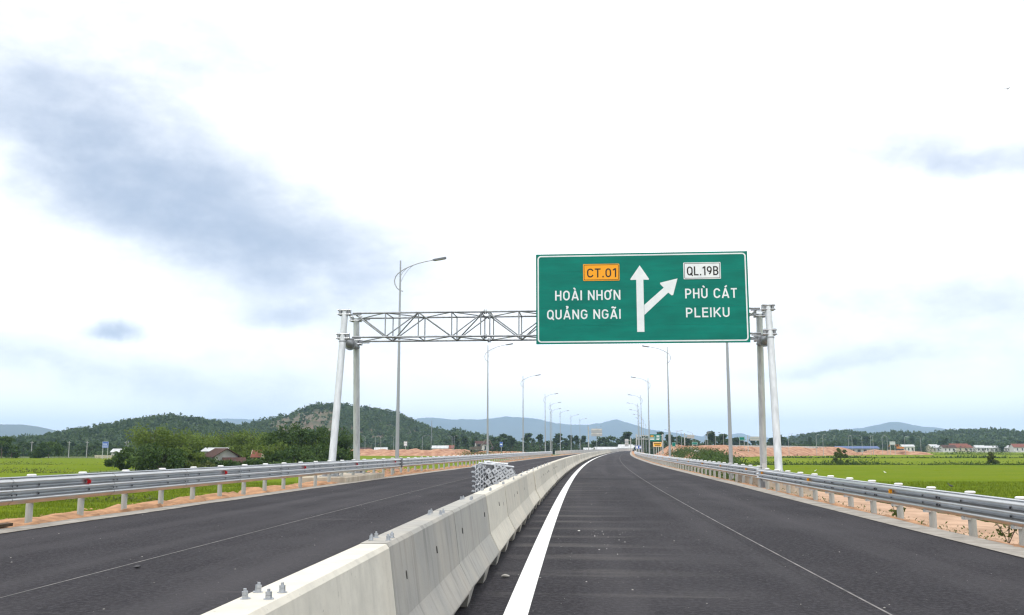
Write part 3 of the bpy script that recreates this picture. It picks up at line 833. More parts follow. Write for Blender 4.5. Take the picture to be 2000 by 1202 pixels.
# ------------------------------------------------------------------ street lamps
LH = 14.0
def make_lamp():
    root = empty('street_lamp')
    MB().tube([(0, 0, -.3), (0, 0, 6), (0, 0, LH)], [.135, .10, .05], 12).build('pole', MT['lamp'], root, True)
    MB().box(-.22, .22, -.22, .22, 0.0, .03).build('base_plate', MT['galv_dull'], root)
    pts = [(.20, -2.07), (0, -2.02), (-.20, -1.86), (-.34, -1.62), (-.385, -1.36), (-.32, -1.10), (-.18, -.90), (0, -.76), (.22, -.61), (.5, -.47), (.85, -.32), (1.25, -.19), (1.7, -.08), (2.25, .02)]
    MB().tube([(x, 0, LH + z) for x, z in pts], [.035] * 8 + [.033] * 6, 8).build('arm', MT['lamp'], root, True)
    MB().tube([(0, 0, LH - 1.08), (.16, 0, LH - .80), (.45, 0, LH - .50)], .014, 6).build('brace', MT['lamp'], root)
    MB().tube([(0, 0, LH - 1.55), (.20, 0, LH - 1.10), (.48, 0, LH - .68), (.84, 0, LH - .34)], .014, 6).build('brace', MT['lamp'], root)
    b = MB()
    prof = [(-.02, -.05), (.0, .05), (.0, .07), (0, .05)]
    rings = []
    for x, w, z0, z1 in ((2.15, .05, -.02, .06), (2.28, .12, -.05, .085), (2.75, .15, .02, .165), (3.0, .14, .07, .21), (3.06, .10, .10, .20)):
        rings.append([(x, -w, LH + z0), (x, w, LH + z0), (x, w, LH + z1 - .03), (x, w * .6, LH + z1), (x, -w * .6, LH + z1), (x, -w, LH + z1 - .03)])
    b.loft(rings); hd = b.build('lamp_head', MT['lamphead'], root, True)
    b = MB(); b.add([(2.36, -.10, LH - .042), (2.92, -.11, LH + .048), (2.92, .11, LH + .048), (2.36, .10, LH - .042)], [(0, 1, 2, 3)]); b.add([(2.36, -.10, LH - .046), (2.92, -.11, LH + .044), (2.92, .11, LH + .044), (2.36, .10, LH - .046)], [(3, 2, 1, 0)])
    b.build('lens', MT['lens'], hd)
    return root
lamp0 = make_lamp()
lampsL = [(-7.55, 62, 'nearest left street lamp, its arm reaching over the left end of the truss'), None]
def lamp_at(x, y, face, label, grp, first=False):
    o = lamp0 if first else copy_tree(lamp0)
    z = -.1 if y < 160 else 0
    o.location = (x, y, z); o.rotation_euler = (0, 0, (-head(y) if face > 0 else math.pi - head(y)) + random.uniform(-.03, .03))
    tag(o, label, 'street lamp', grp)
def lamp_tip(u, v):
    Y = (LH - CAM_H) / ((ray(u, v)[2]) / ray(u, v)[1]); p = at(u, v, Y); return p.x, p.y
lx = at(779, 700, 62).x
lamp_at(lx, 62, 1, 'tall grey street lamp standing behind the left end of the gantry truss', 'street lamps along the motorway', True)
named = {0: 'second street lamp of the left row, its head just under the truss', 1: 'third street lamp of the left row from the gantry', 2: 'fourth street lamp of the left row from the gantry'}
for k, (u, v) in enumerate([(953, 673), (1021.5, 734), (1064.5, 770), (1074.5, 787), (1077.5, 799), (1094, 803), (1115, 811), (1132.5, 818), (1148.5, 829), (1165, 833)]):
    x, y = lamp_tip(u, v); lamp_at(x, y, 1, named.get(k, 'small distant street lamp in the far part of the left row'), 'street lamps along the motorway')
rx = at(1423, 760, 62).x
lamp_at(rx, 62, -1, 'street lamp whose upper part hides behind the green sign at right', 'street lamps along the motorway')
namedR = {0: 'street lamp right of the road with its curled arm just below the green sign', 1: 'third street lamp of the right row from the gantry', 2: 'fourth street lamp of the right row from the gantry'}
for k, (u, v) in enumerate([(1303, 676), (1265.5, 738), (1251.5, 772), (1245.5, 788), (1247.5, 801), (1252, 810), (1256, 817), (1261, 827)]):
    x, y = lamp_tip(u, v); lamp_at(x, y, -1, namedR.get(k, 'small distant street lamp in the far part of the right row'), 'street lamps along the motorway')
# lamps of the interchange, far right and far left
def small_lamp():
    r = empty('street_lamp'); b = MB().tube([(0, 0, -2.2), (0, 0, 9.4)], [.13, .07], 6).build('pole', MT['lamp'], r)
    MB().tube([(0, 0, 9.3), (.5, 0, 9.8), (1.5, 0, 10)], .05, 5).build('arm', MT['lamp'], r)
    MB().box(1.4, 2.1, -.12, .12, 9.95, 10.07).build('lamp_head', MT['lamphead'], r); return r
sm0 = None
for (u, v, Y) in [(1310, 855, 330), (1322, 857, 340), (1331, 857, 350), (1382, 855, 380), (1397, 855, 385), (1413, 857, 395), (1540, 860, 420), (1594, 856, 430), (1607, 858, 430), (1657, 861, 470), (1664, 861, 470), (1683, 855, 470),
                   (1700, 862, 480), (1705, 862, 480), (1723, 863, 480), (1733, 864, 480), (1767, 862, 500), (1798, 864, 520), (1378, 856, 384), (1353, 852, 370), (713, 866, 480), (733, 864, 480), (744, 862, 480), (769, 862, 480), (825, 860, 480), (842, 862, 480), (883, 861, 480), (887, 860, 480)]:
    if sm0 is None: o = sm0 = small_lamp()
    else: o = copy_tree(sm0)
    p = at(u, v, Y); o.location = (p.x, Y, p.z - 10 if p.z < 8 else 0); o.location.z = max(p.z - 10.0, -2.2); o.rotation_euler = (0, 0, random.choice((0, math.pi)) + random.uniform(-.3, .3))
    left = u < 1000
    tag(o, 'thin far lamp post %s' % ('above the red earth at left below the hill' if left else 'at the interchange beyond the right-hand fields'), 'street lamp', 'interchange lamps left' if left else 'interchange lamps right')

# ------------------------------------------------------------------ bundle of screen posts stacked on the left carriageway
BX, BY = -.62, 32.0
bun = empty('bracket_bundle', (BX, BY, 0), R(0))
tag(bun, 'strapped stack of galvanised steel posts with square end plates behind the barrier', 'steel bundle')
def eplate(cx, cz, ang, y, size=.165):
    b = MB(); o = [(cx + size * .5 * (x * math.cos(ang) - z * math.sin(ang)), cz + size * .5 * (x * math.sin(ang) + z * math.cos(ang))) for x, z in ((-1, -1), (1, -1), (1, 1), (-1, 1))]
    i = [(cx + (.028) * math.cos(ang + R(225 + 90 * k)), cz + (.028) * math.sin(ang + R(225 + 90 * k))) for k in range(4)]
    frame_mesh(b, o, i, y, y + .012)
    b.add([(x, y + .012, z) for x, z in o] + [(x, y + .012, z) for x, z in i], [(0, 1, 5, 4), (1, 2, 6, 5), (2, 3, 7, 6), (3, 0, 4, 7)])
    return b
BR = Matrix.Rotation(R(16), 4, 'Z')
for r_ in range(6):
    for c_ in range(6):
        cx = -.28 + c_ * .195 + (.095 if r_ % 2 else 0) + random.uniform(-.02, .02); cz = .10 + r_ * .168 + random.uniform(-.015, .015)
        if r_ > (4.6, 5.2, 5.6, 4.9, 4.2, 3.3)[c_]: continue
        y = -.45 + random.uniform(-.03, .03) + .012 * (r_ % 2)
        ang = R(32 + random.uniform(-14, 14))
        q = eplate(cx, cz, ang, y).build('end_plate', MT['zinc_new'], bun); q.matrix_local = BR
        t = MB().tube([(cx, y + .013, cz), (cx, y + .95, cz)], .030, 8).build('stub_tube', MT['dark'], bun, True); t.matrix_local = BR  # zinc tubes coloured dark to paint shade into the gaps between plates
for r_ in range(6):                       # second layer behind, seen through the gaps
    for c_ in range(8):
        cx = -.60 + c_ * .165 + random.uniform(-.02, .02); cz = .09 + r_ * .160 + random.uniform(-.02, .02)
        if r_ > 4 and c_ > 5: continue
        q = eplate(cx, cz, R(random.uniform(10, 60)), -.28 + random.uniform(-.03, .03), .175).build('end_plate', MT['galv_dull'], bun); q.matrix_local = BR
        MB().tube([(cx, -.24, cz), (cx, .40, cz)], .055, 8).build('stub_tube', MT['galv_dull'], bun, True).matrix_local = BR
for c_ in range(4):                       # ring straps stacked on edge at the left
    for r_ in range(6):
        x0 = -.66 + c_ * .085 + random.uniform(-.02, .02); z0 = .05 + r_ * .155 + (.07 if c_ % 2 else 0) + random.uniform(-.02, .02)
        pts = [(x0 + .06 * math.cos(a), -.42 + .02 * c_ + random.uniform(-.02, .02), z0 + .075 + .078 * math.sin(a)) for a in [6.283 * k / 8 for k in range(9)]]
        MB().tube(pts, .017, 5).build('ring_strap', MT['zinc_new'], bun, True).matrix_local = BR
for k, (xa, za, xb, zb, ya, yb_) in enumerate([(-.60, 1.04, .62, .90, -.40, -.30), (-.52, .99, .52, 1.00, -.2, .1), (-.30, 1.08, .45, .99, .1, -.15), (-.62, .93, -.1, 1.08, -.42, .2), (.05, .97, .66, .90, -.44, -.1)]):
    MB().tube([(xa, ya, za), (xb, yb_, zb)], .036, 10).build('loose_tube', MT['zinc_new'], bun, True).matrix_local = BR

# ------------------------------------------------------------------ foliage
def leaf_cloud(centres, radii, n, size, flat=.75, seed=0, squash=1.0):
    g = np.random.default_rng(seed)
    C = np.asarray(centres, float); Rr = np.asarray(radii, float)
    w = Rr ** 2; idx = g.choice(len(C), n, p=w / w.sum())
    d = g.normal(size=(n, 3)); d /= np.linalg.norm(d, axis=1)[:, None]
    rad = Rr[idx] * (g.random(n) ** .45) * (1 + .22 * g.normal(size=n) * .6)
    P = C[idx] + d * rad[:, None] * np.array([1, 1, squash])
    return leaf_quads(P, size, g, np.clip(g.random(n) * .55 + .45 * (g.random(len(C))[idx]), 0, 1))
def leaf_quads(P, size, g, tint, droop=0.0):
    n = len(P)
    a = g.normal(size=(n, 3)); a /= np.linalg.norm(a, axis=1)[:, None]; a[:, 2] -= droop; a /= np.linalg.norm(a, axis=1)[:, None]
    b = np.cross(a, g.normal(size=(n, 3))); b /= np.linalg.norm(b, axis=1)[:, None]
    s_ = (size * (.6 + .8 * g.random(n)))[:, None]
    V = np.stack([P - a * s_, P - b * s_ * .45 - a * s_ * .1, P + a * s_, P + b * s_ * .45 - a * s_ * .1], 1).reshape(-1, 3)
    F = np.arange(4 * n).reshape(-1, 4)
    return V, F, np.repeat(tint, 4)
def trunk_mb(h, r, lean=.06, limbs=4, seed=0, spread=.35):
    q = random.Random(seed); b = MB()
    pts = [(0, 0, -.3)]; x = y = 0
    for k in range(1, 5):
        x += q.uniform(-lean, lean) * h * .3; y += q.uniform(-lean, lean) * h * .3; pts.append((x, y, h * k / 4))
    b.tube(pts, [r, r * .8, r * .62, r * .42, r * .15], 7)
    for k in range(limbs):
        i = q.choice((1, 2, 3)); p = Vector(pts[i]); a = q.uniform(0, 6.28); L = h * spread * q.uniform(.6, 1.1)
        b.tube([p, p + Vector((math.cos(a) * L * .5, math.sin(a) * L * .5, L * .35)), p + Vector((math.cos(a) * L, math.sin(a) * L, L * .8))], [r * .4, r * .25, r * .08], 5)
    return b
def crown(kind, h, w, n, seed):
    q = random.Random(seed); C, Rr = [], []
    if kind == 'round':
        for k in range(30):
            a, e = q.uniform(0, 6.28), q.uniform(-.85, 1.0); rr = w * .46 * math.sqrt(max(0.05, 1 - abs(e) ** 2.2)) * q.uniform(.75, 1.1)
            C.append((math.cos(a) * rr, math.sin(a) * rr, h * .52 + e * h * .38)); Rr.append(w * q.uniform(.085, .165))
    elif kind == 'bamboo':
        for k in range(15):
            a = q.uniform(0, 6.28); L = w * .5 * q.uniform(.25, 1.0); top = h * q.uniform(.62, 1.0)
            for j in range(6):
                t = j / 5; C.append((math.cos(a) * L * t ** 1.7, math.sin(a) * L * t ** 1.7, top * (.25 + .75 * (t - .22 * t ** 4)))); Rr.append(w * (.07 + .075 * t))
    elif kind == 'slim':
        for k in range(10):
            t = q.uniform(.35, 1.0); a = q.uniform(0, 6.28); rr = w * .36 * (1.15 - t) * q.uniform(.3, 1.2)
            C.append((math.cos(a) * rr, math.sin(a) * rr, h * t)); Rr.append(w * q.uniform(.13, .24))
    elif kind == 'bush':
        for k in range(20):
            a = q.uniform(0, 6.28); rr = w * .5 * q.uniform(.1, .8); zt = 1 - .5 * (rr / (w * .5)) ** 2
            C.append((math.cos(a) * rr, math.sin(a) * rr, h * zt * q.uniform(.1, .84))); Rr.append(w * q.uniform(.09, .15))
    return C, Rr
def tree(name, kind, pos, h, w, n, size, m, seed, label, group, cat='tree', squash=.8):
    o = empty(name, pos, random.uniform(0, 6.28))
    C, Rr = crown(kind, h, w, n, seed)
    V, F, T = leaf_cloud(C, Rr, n, size, seed=seed, squash=squash)
    V[:, 2] = np.maximum(V[:, 2], .02)
    link('crown', np_mesh('crown', V, F, MT[m], tint=T), o)
    if kind == 'bamboo':
        b = MB()
        q = random.Random(seed)
        for k in range(9):
            a = q.uniform(0, 6.28); L = w * .3 * q.random()
            b.tube([(math.cos(a) * .3, math.sin(a) * .3, -.2), (math.cos(a) * L * .6, math.sin(a) * L * .6, h * .5), (math.cos(a) * L * 1.4, math.sin(a) * L * 1.4, h * .85)], [.05, .045, .02], 5)
        b.build('stem', MT['bark'], o)
    else:
        trunk_mb(h * .8, h * .022 + .03, seed=seed).build('trunk', MT['bark'], o)
    tag(o, label, cat, group)
    return o
def gz(v_unused=None): return G_Z
# thicket at left: (bearing, crown top, distance, width in m, kind, material, label)
LT = [(300, 836, 166, 9.0, 'bamboo', 'leaf_light', 'tall pale green bamboo clump at the left end of the thicket'),
      (335, 843, 172, 8.0, 'bamboo', 'leaf_light', 'bamboo clump second from the left end of the thicket'),
      (368, 847, 182, 8.0, 'bamboo', 'leaf_light', 'light green bamboo clump left of the white-roofed house'),
      (398, 851, 205, 7.0, 'bamboo', 'leaf_light', 'bamboo clump rising behind the white-roofed house'),
      (268, 876, 150, 5.0, 'round', 'leaf_dark', 'small dark tree at the thicket foot beside the round field bush'),
      (312, 874, 142, 6.0, 'round', 'leaf_dark', 'low dark rounded tree in front of the left bamboo'),
      (352, 880, 148, 5.2, 'round', 'leaf_light', 'small rounded light green tree in front of the left bamboo'),
      (432, 850, 215, 8.0, 'bamboo', 'leaf_light', 'bamboo clump directly above the grey gable of the house'),
      (463, 844, 212, 8.5, 'bamboo', 'leaf_light', 'feathery bamboo clump right of the house gable'),
      (493, 847, 210, 8.0, 'bamboo', 'leaf_light', 'feathery bamboo clump above the small red-roofed shelter'),
      (525, 853, 200, 7.5, 'bamboo', 'leaf_light', 'bamboo clump just right of the red-roofed shelter'),
      (552, 846, 190, 7.5, 'round', 'leaf_dark', 'dark broadleaf tree left of the tallest dark tree'),
      (583, 829, 188, 8.5, 'round', 'leaf_dark', 'tallest dark broadleaf tree in the thicket left of the gantry leg'),
      (614, 846, 188, 7.0, 'round', 'leaf_light', 'light green tree left of the gantry front leg'),
      (643, 836, 185, 8.0, 'round', 'leaf_dark', 'broad tree crossed by the left front leg of the gantry'),
      (668, 850, 182, 5.5, 'bamboo', 'leaf_dark', 'tree at the right end of the thicket between the two left gantry legs'),
      (604, 868, 168, 6.5, 'round', 'leaf_dark', 'dark low tree under the tallest dark tree'),
      (545, 870, 170, 6.0, 'bamboo', 'leaf_light', 'drooping bamboo in front of the dark trees right of the shelter'),
      (574, 880, 160, 5.5, 'round', 'leaf_dark', 'low dark tree at the front of the thicket near the guardrail'),
      (640, 876, 166, 6.0, 'round', 'leaf_dark', 'low dark tree at the foot of the left front gantry leg'),
      (662, 880, 164, 4.5, 'round', 'leaf_dark', 'low dark tree at the right front corner of the thicket'),
      (470, 872, 188, 6.0, 'round', 'leaf_light', 'small green tree between the house and the red-roofed shelter'),
      (382, 878, 172, 4.5, 'bush', 'leaf_dark', 'dark bush left of the house with the old tiled roof'),
      (412, 898, 152, 5.0, 'bush', 'leaf_dark', 'low dark hedge bush in front of the house'),
      (450, 900, 152, 5.0, 'bush', 'leaf_dark', 'low dark hedge bush at the right corner of the house'),
      (485, 896, 156, 5.0, 'bush', 'leaf_dark', 'low bush in front of the red-roofed shelter'),
      (520, 892, 158, 5.5, 'bush', 'leaf_dark', 'low bush right of the red-roofed shelter'),
      (340, 900, 146, 6.0, 'bush', 'leaf_dark', 'dark undergrowth bush below the left bamboo'),
      (612, 898, 154, 6.0, 'bush', 'leaf_dark', 'dark undergrowth bush left of the gantry front leg foot'),
      (552, 900, 154, 5.5, 'bush', 'leaf_dark', 'dark undergrowth bush in the middle of the thicket foot'),
      (380, 902, 148, 5.5, 'bush', 'scrub', 'grey green undergrowth bush left of the house hedge')]
for i, (u, v, Y, w, kind, m, lab) in enumerate(LT):
    p = at(u, v, Y); h = (p.z - G_Z) * (1.14 if kind == 'bamboo' else 1.06)
    tree('bush' if kind == 'bush' else ('bamboo_clump' if kind == 'bamboo' else 'broadleaf_tree'), kind, (p.x, Y, G_Z), h, w * 1.35, 3200 if kind != 'bush' else 1300, .24 if kind == 'bamboo' else .27, m, 100 + i, lab,
         'thicket left of the gantry', 'bush' if kind == 'bush' else 'tree')
for i, (u, v, Y, w, kind, m, lab, cat) in enumerate([
        (229, 893, 176, 4.6, 'bush', 'leaf_dark', 'round dark bush alone in the rice field left of the thicket', 'bush'),
        (97, 863, 330, 9.0, 'round', 'leaf_dark', 'rounded tree at the far edge of the left rice field', 'tree'),
        (75, 872, 340, 7.0, 'bush', 'leaf_dark', 'low tree beside the rounded tree at the far left field edge', 'tree'),
        (6, 853, 320, 9.0, 'round', 'leaf_dark', 'dark tree cut off by the left edge of the picture', 'tree'),
        (24, 868, 330, 6.0, 'round', 'leaf_dark', 'small dark tree next to the left picture edge', 'tree'),
        (1640, 868, 205, 4.0, 'bush', 'scrub', 'upright leafy shrub on the field bund right of the gantry', 'shrub'),
        (1936, 879, 205, 3.0, 'bush', 'scrub', 'brownish shrub on the field bund near the right picture edge', 'shrub')]):
    p = at(u, v, Y); tree('field_shrub' if cat != 'tree' else 'field_tree', kind, (p.x, Y, G_Z), p.z - G_Z, w, 1800, .2 if Y < 250 else .4, m, 300 + i, lab, 'bushes and trees in the fields', cat)

# far tree belts: shared crowns
protos = []
for i, (kind, m) in enumerate([('slim', 'leaf_far'), ('round', 'leaf_far'), ('round', 'leaf_far'), ('slim', 'leaf_far'), ('bamboo', 'leaf_far'), ('round', 'leaf_hill')]):
    C, Rr = crown(kind, 10, 7 if kind != 'slim' else 4.5, 0, 500 + i)
    V, F, T = leaf_cloud(C, Rr, 520, .62, seed=500 + i, squash=.85)
    V[:, 2] = np.maximum(V[:, 2], .05)
    protos.append((np_mesh('crown', V, F, MT[m], tint=T), trunk_mb(8.5, .16, seed=i, limbs=3, spread=.25).mesh('trunk', MT['bark'])))
belts = [(0, 262, 860, 872, 470, 8, 'far tree in the belt beyond the left rice field', 'tree belt far left'),
         (692, 885, 866, 876, 640, 9, 'far tree at the foot of the big hill behind the red earth', 'tree belt below the hill'),
         (870, 1262, 849, 866, 640, 5, 'far dark tree in the belt beyond the left lamps, under the blue mountains', 'tree belt behind the motorway'),
         (1240, 1420, 846, 862, 560, 5.5, 'far tree behind the green and yellow signs at the interchange', 'tree belt behind the interchange'),
         (1420, 1640, 853, 866, 720, 6.5, 'far tree in the belt behind the red embankment', 'tree belt behind the red embankment'),
         (1640, 2000, 856, 870, 860, 7, 'far tree in the belt behind the village at right', 'tree belt behind the village')]
for (u0, u1, va, vb, Y, step, lab, grp) in belts:
    u = u0
    while u < u1:
        big = random.random() < .14
        v = random.uniform(va, vb) - (7 if big else 0)
        yy = Y + random.uniform(-35, 45); p = at(u, v, yy); h = p.z - G_Z
        cm, tm = protos[0 if big else random.randrange(6)]
        o = empty('far_tree', (p.x, yy, G_Z), random.uniform(0, 6.28)); k = h / 10.5
        wd = random.uniform(1.1, 1.8) * k; o.scale = (wd, wd, k)
        link('crown', cm, o); link('trunk', tm, o)
        tag(o, lab, 'tree', grp)
        u += step * random.uniform(.7, 1.5)

for (u0, u1, va, vb, Y, step, lab, grp) in belts:
    g = np.random.default_rng(int(u0) + 5); n = int((u1 - u0) * 34)
    uu = u0 + (u1 - u0) * g.random(n); yy = Y + 20 * g.normal(size=n); xx = (uu - 1000) / FPX * yy * 1.012
    top = at(0, vb, Y).z - G_Z
    lumps = .62 + .22 * np.sin(uu * .31) * np.sin(uu * .117 + 1) + .16 * g.normal(size=n)
    P = np.stack([xx, yy, G_Z + top * np.clip(lumps, .1, 1.1) * g.random(n)], 1)
    V, F, T = leaf_quads(P, .75, g, np.clip(.5 * g.random(n) + .5 * (.5 + .5 * np.sin(uu * .5)), 0, 1))
    tag(link('undergrowth', np_mesh('undergrowth', V, F, MT['leaf_far'], tint=T)), 'dark undergrowth filling the %s' % grp, 'undergrowth', None, 'stuff')

# ------------------------------------------------------------------ fields
def ridge_noise(X, Y, sc, seed):
    v = np.zeros_like(X)
    for k, (a, f) in enumerate(((1, 1), (.5, 2.1), (.25, 4.3), (.12, 8.7))):
        ph = np.random.default_rng(seed + k).random(6) * 6.28
        v += a * (np.sin(X * sc * f + ph[0] + 1.7 * np.sin(Y * sc * f * .8 + ph[1])) * np.cos(Y * sc * f * 1.1 + ph[2] + 1.3 * np.sin(X * sc * f * .7 + ph[3])))
    return v / 1.87
def paddy(name, quad, label, step=2.0, blades=0, cat='rice field', zc=.35, sub=60):
    """quad: corner points (near-left, near-right, far-right, far-left); a low even canopy with real sides"""
    q = [Vector((*c, 0)) for c in quad]; n = sub
    s_, t_ = np.meshgrid(np.linspace(0, 1, n), np.linspace(0, 1, n))
    A = [np.array(c[:2]) for c in q]
    P = (A[0] * (1 - s_)[..., None] + A[1] * s_[..., None]) * (1 - t_)[..., None] + (A[3] * (1 - s_)[..., None] + A[2] * s_[..., None]) * t_[..., None]
    Z = G_Z + zc + .05 * ridge_noise(P[..., 0], P[..., 1], .5, 3) + .05 * rng.normal(size=P.shape[:2])
    edge = (s_ == 0) | (s_ == 1) | (t_ == 0) | (t_ == 1); Z[edge] = G_Z - .05
    V = np.concatenate([P, Z[..., None]], 2).reshape(-1, 3)
    i = np.arange((n - 1) * n).reshape(n - 1, n)[:, :-1].ravel()
    F = np.stack([i, i + 1, i + 1 + n, i + n], 1)
    o = link(name, np_mesh(name, V, F, MT['rice'], smooth=True)); tag(o, label, cat, None, 'stuff')
    return o
def off_line(side, o, ys): return [offp(y, side * ((left_w(y) if side < 0 else right_w(y)) + o)) for y in ys]
LE = lambda Y, o=6.3: tuple(offp(Y, -(left_w(Y) + o)).xy)
RE = lambda Y, o=10.0: tuple(offp(Y, right_w(Y) + o).xy)
def pushx(c, x): return (x, c[1])
paddy('rice_field', [(-160, 8), LE(8), LE(58), (-160, 78)], 'bright green rice close behind the left guardrail', sub=80)
paddy('rice_field', [(-160, 79.2), LE(59), LE(128), (-160, 140)], 'green rice strip in front of the thicket beyond the first left bund')
paddy('rice_field', [(-260, 141.5), (-66, 137), (-70, 200), (-260, 208)], 'rice strip around the lone round bush at left')
paddy('rice_field', [(-300, 209.5), (-72, 201.5), (-110, 330), (-330, 330)], 'rice strip reaching the tree belt at far left')
paddy('rice_field', [(-52, 150), LE(150), LE(230), (-60, 235)], 'rice seen between the thicket and the left lamps')
paddy('rice_field', [(-80, 236.5), LE(231.5), LE(430, 8), (-150, 455)], 'rice strip in front of the red earth heaps at left')
paddy('rice_field', [RE(0), (170, -14), (170, 26), RE(39)], 'bright green rice nearest behind the right guardrail and service track', sub=70)
paddy('rice_field', [RE(39.2), (170, 26.2), (170, 60), RE(72)], 'second green rice strip behind the right guardrail', sub=70)
paddy('rice_field', [RE(72.25), (170, 60.25), (170, 92), RE(108)], 'third green rice strip behind the right guardrail', sub=70)
paddy('rice_field', [RE(108.3, 10.5), (200, 92.3), (215, 140), RE(150, 10.5)], 'fourth green rice strip behind the right guardrail, short of the scrubby bund')
paddy('rice_field', [RE(150.4, 10.5), (215, 140.4), (230, 196), RE(197, 10.5)], 'green rice strip in front of the scrubby bund at right')
paddy('rice_field', [RE(204, 14), (260, 203), (330, 330), (52, 332)], 'rice strip just beyond the scrubby bund at right')
paddy('rice_field', [(70, 335), (330, 334), (520, 520), (110, 520)], 'rice strip in front of the dark far bund at right')
paddy('rice_field', [(150, 526), (520, 526), (900, 820), (240, 800)], 'farthest rice strip before the village at right')

# standing blades in the near fields
def blades(name, pts_fn, n, label, size=.34):
    g = np.random.default_rng(77)
    P = pts_fn(g, n); n = len(P)
    V = []; k = 3
    base = np.concatenate([P, np.full((n, 1), G_Z + .22)], 1)
    out = []; tint = []
    for j in range(k):
        a = g.random(n) * 6.28; L = size * (.6 + .7 * g.random(n)); ln = .35 + .4 * g.random(n)
        dx, dy = np.cos(a), np.sin(a); wv = .018 + .012 * g.random(n)
        b0 = base + np.stack([-dy * wv, dx * wv, np.zeros(n)], 1); b1 = base + np.stack([dy * wv, -dx * wv, np.zeros(n)], 1)
        tip = base + np.stack([dx * L * ln, dy * L * ln, L * .95], 1)
        out.append(np.stack([b0, b1, tip], 1)); t = g.random(n); tint.append(np.repeat(t[:, None], 3, 1))
    V = np.concatenate(out).reshape(-1, 3); F = np.arange(len(V)).reshape(-1, 3)
    o = link(name, np_mesh(name, V, F, MT['blade'], tint=np.concatenate(tint).ravel())); tag(o, label, 'rice', None, 'stuff'); return o
def near_left(g, n):
    Y = 14 + 80 * g.random(n) ** 1.3; d = 6.2 + 60 * g.random(n) ** 1.4
    X = np.array([axis(y) - left_w(y) for y in Y]) - d
    r = np.abs(X / Y) < .62
    return np.stack([X[r], Y[r]], 1)
def near_right(g, n):
    Y = 16 + 80 * g.random(n) ** 1.3; d = 9.8 + 50 * g.random(n) ** 1.4
    X = np.array([axis(y) + right_w(y) for y in Y]) + d
    r = np.abs(X / Y) < .62
    return np.stack([X[r], Y[r]], 1)
blades('rice_stalks', near_left, 110000, 'standing rice blades in the field behind the left guardrail')
blades('rice_stalks', near_right, 100000, 'standing rice blades in the field behind the right guardrail')
# weeds along banks and bunds
def weeds(name, lines, label, size, n_per_m, h, m='scrub', zf=lambda p: G_Z + .2):
    g = np.random.default_rng(hash(name) % 1000 + len(lines)); P = []
    for (a, b, w, hh) in lines:
        a, b = Vector(a), Vector(b); L = (b - a).length; n = int(L * n_per_m)
        t = g.random(n); lump = np.clip(.35 + .65 * np.sin(t * L * .21 + 1.3) * np.sin(t * L * .083 + .4) + .35 * g.normal(size=n), .05, 1.3)
        z = g.random(n) * hh * lump
        p = np.array(a)[None] * (1 - t)[:, None] + np.array(b)[None] * t[:, None]
        p[:, :2] += g.normal(size=(n, 2)) * w; p[:, 2] += z
        P.append(p)
    P = np.concatenate(P); V, F, T = leaf_quads(P, size, g, g.random(len(P)))
    o = link(name, np_mesh(name, V, F, MT[m], tint=T)); return tag(o, label, 'weeds', None, 'stuff')
z = G_Z + .2
weeds('bund_scrub', [((24, 200.5, z), (150, 201, z), .7, 1.1), ((150, 201, z), (260, 200, z), .6, 1.0)], 'dark scrub along the field bund across the right-hand rice', .17, 120, 1, 'leaf_dark')
weeds('bund_scrub', [((70, 333, z), (330, 332, z), .8, 1.0), ((110, 523, z), (520, 523, z), 1.0, 2.2)], 'dark line of weeds on the far bunds at right', .35, 30, 1, 'leaf_dark')
weeds('bund_scrub', [((-160, 78.6, z), tuple(LE(58.5)) + (z,), .3, .5), ((-160, 140.7, z), tuple(LE(129)) + (z,), .4, .8), ((-300, 208.7, z), (-70, 200.7, z), .6, .9), ((-330, 332, z), (-110, 332, z), 1.2, 2.2), ((-60, 236, z), tuple(LE(231)) + (z,), .4, .6)], 'thin weeds on the bunds between the left rice strips', .12, 50, 1, 'scrub')
rl = [((*offp(y, right_w(y) + 6.9).xy, -.85), (*offp(y + 8, right_w(y + 8) + 6.9).xy, -.85), .28, .28) for y in range(12, 110, 8)]
weeds('track_edge_grass', rl, 'rough grass along the outer edge of the service track', .06, 130, 1, 'scrub')
rl = [((*offp(y, right_w(y) + 1.0).xy, -.12), (*offp(y + 6, right_w(y + 6) + 1.0).xy, -.12),   .28, .10) for y in range(10, 60, 6)]
weeds('verge_grass', rl, 'sparse dry grass at the foot of the right guardrail posts', .03, 40, 1, 'scrub')
rl = [((*offp(y, right_w(y) + 4.2).xy, -.9), (*offp(y + 12, right_w(y + 12) + 4.2).xy, -.9), .8, .7) for y in range(54, 130, 12)]
weeds('bank_scrub', rl, 'bushy weeds covering the bank below the far right guardrail', .16, 60, 1, 'leaf_dark')
rl = [((*offp(y, -left_w(y) - 3.4).xy, -1.2), (*offp(y + 8, -left_w(y + 8) - 3.4).xy, -1.2), .7, .3) for y in range(10, 150, 8)]
weeds('bank_grass', rl, 'rough grass on the bank below the left guardrail', .13, 60, 1, 'blade')
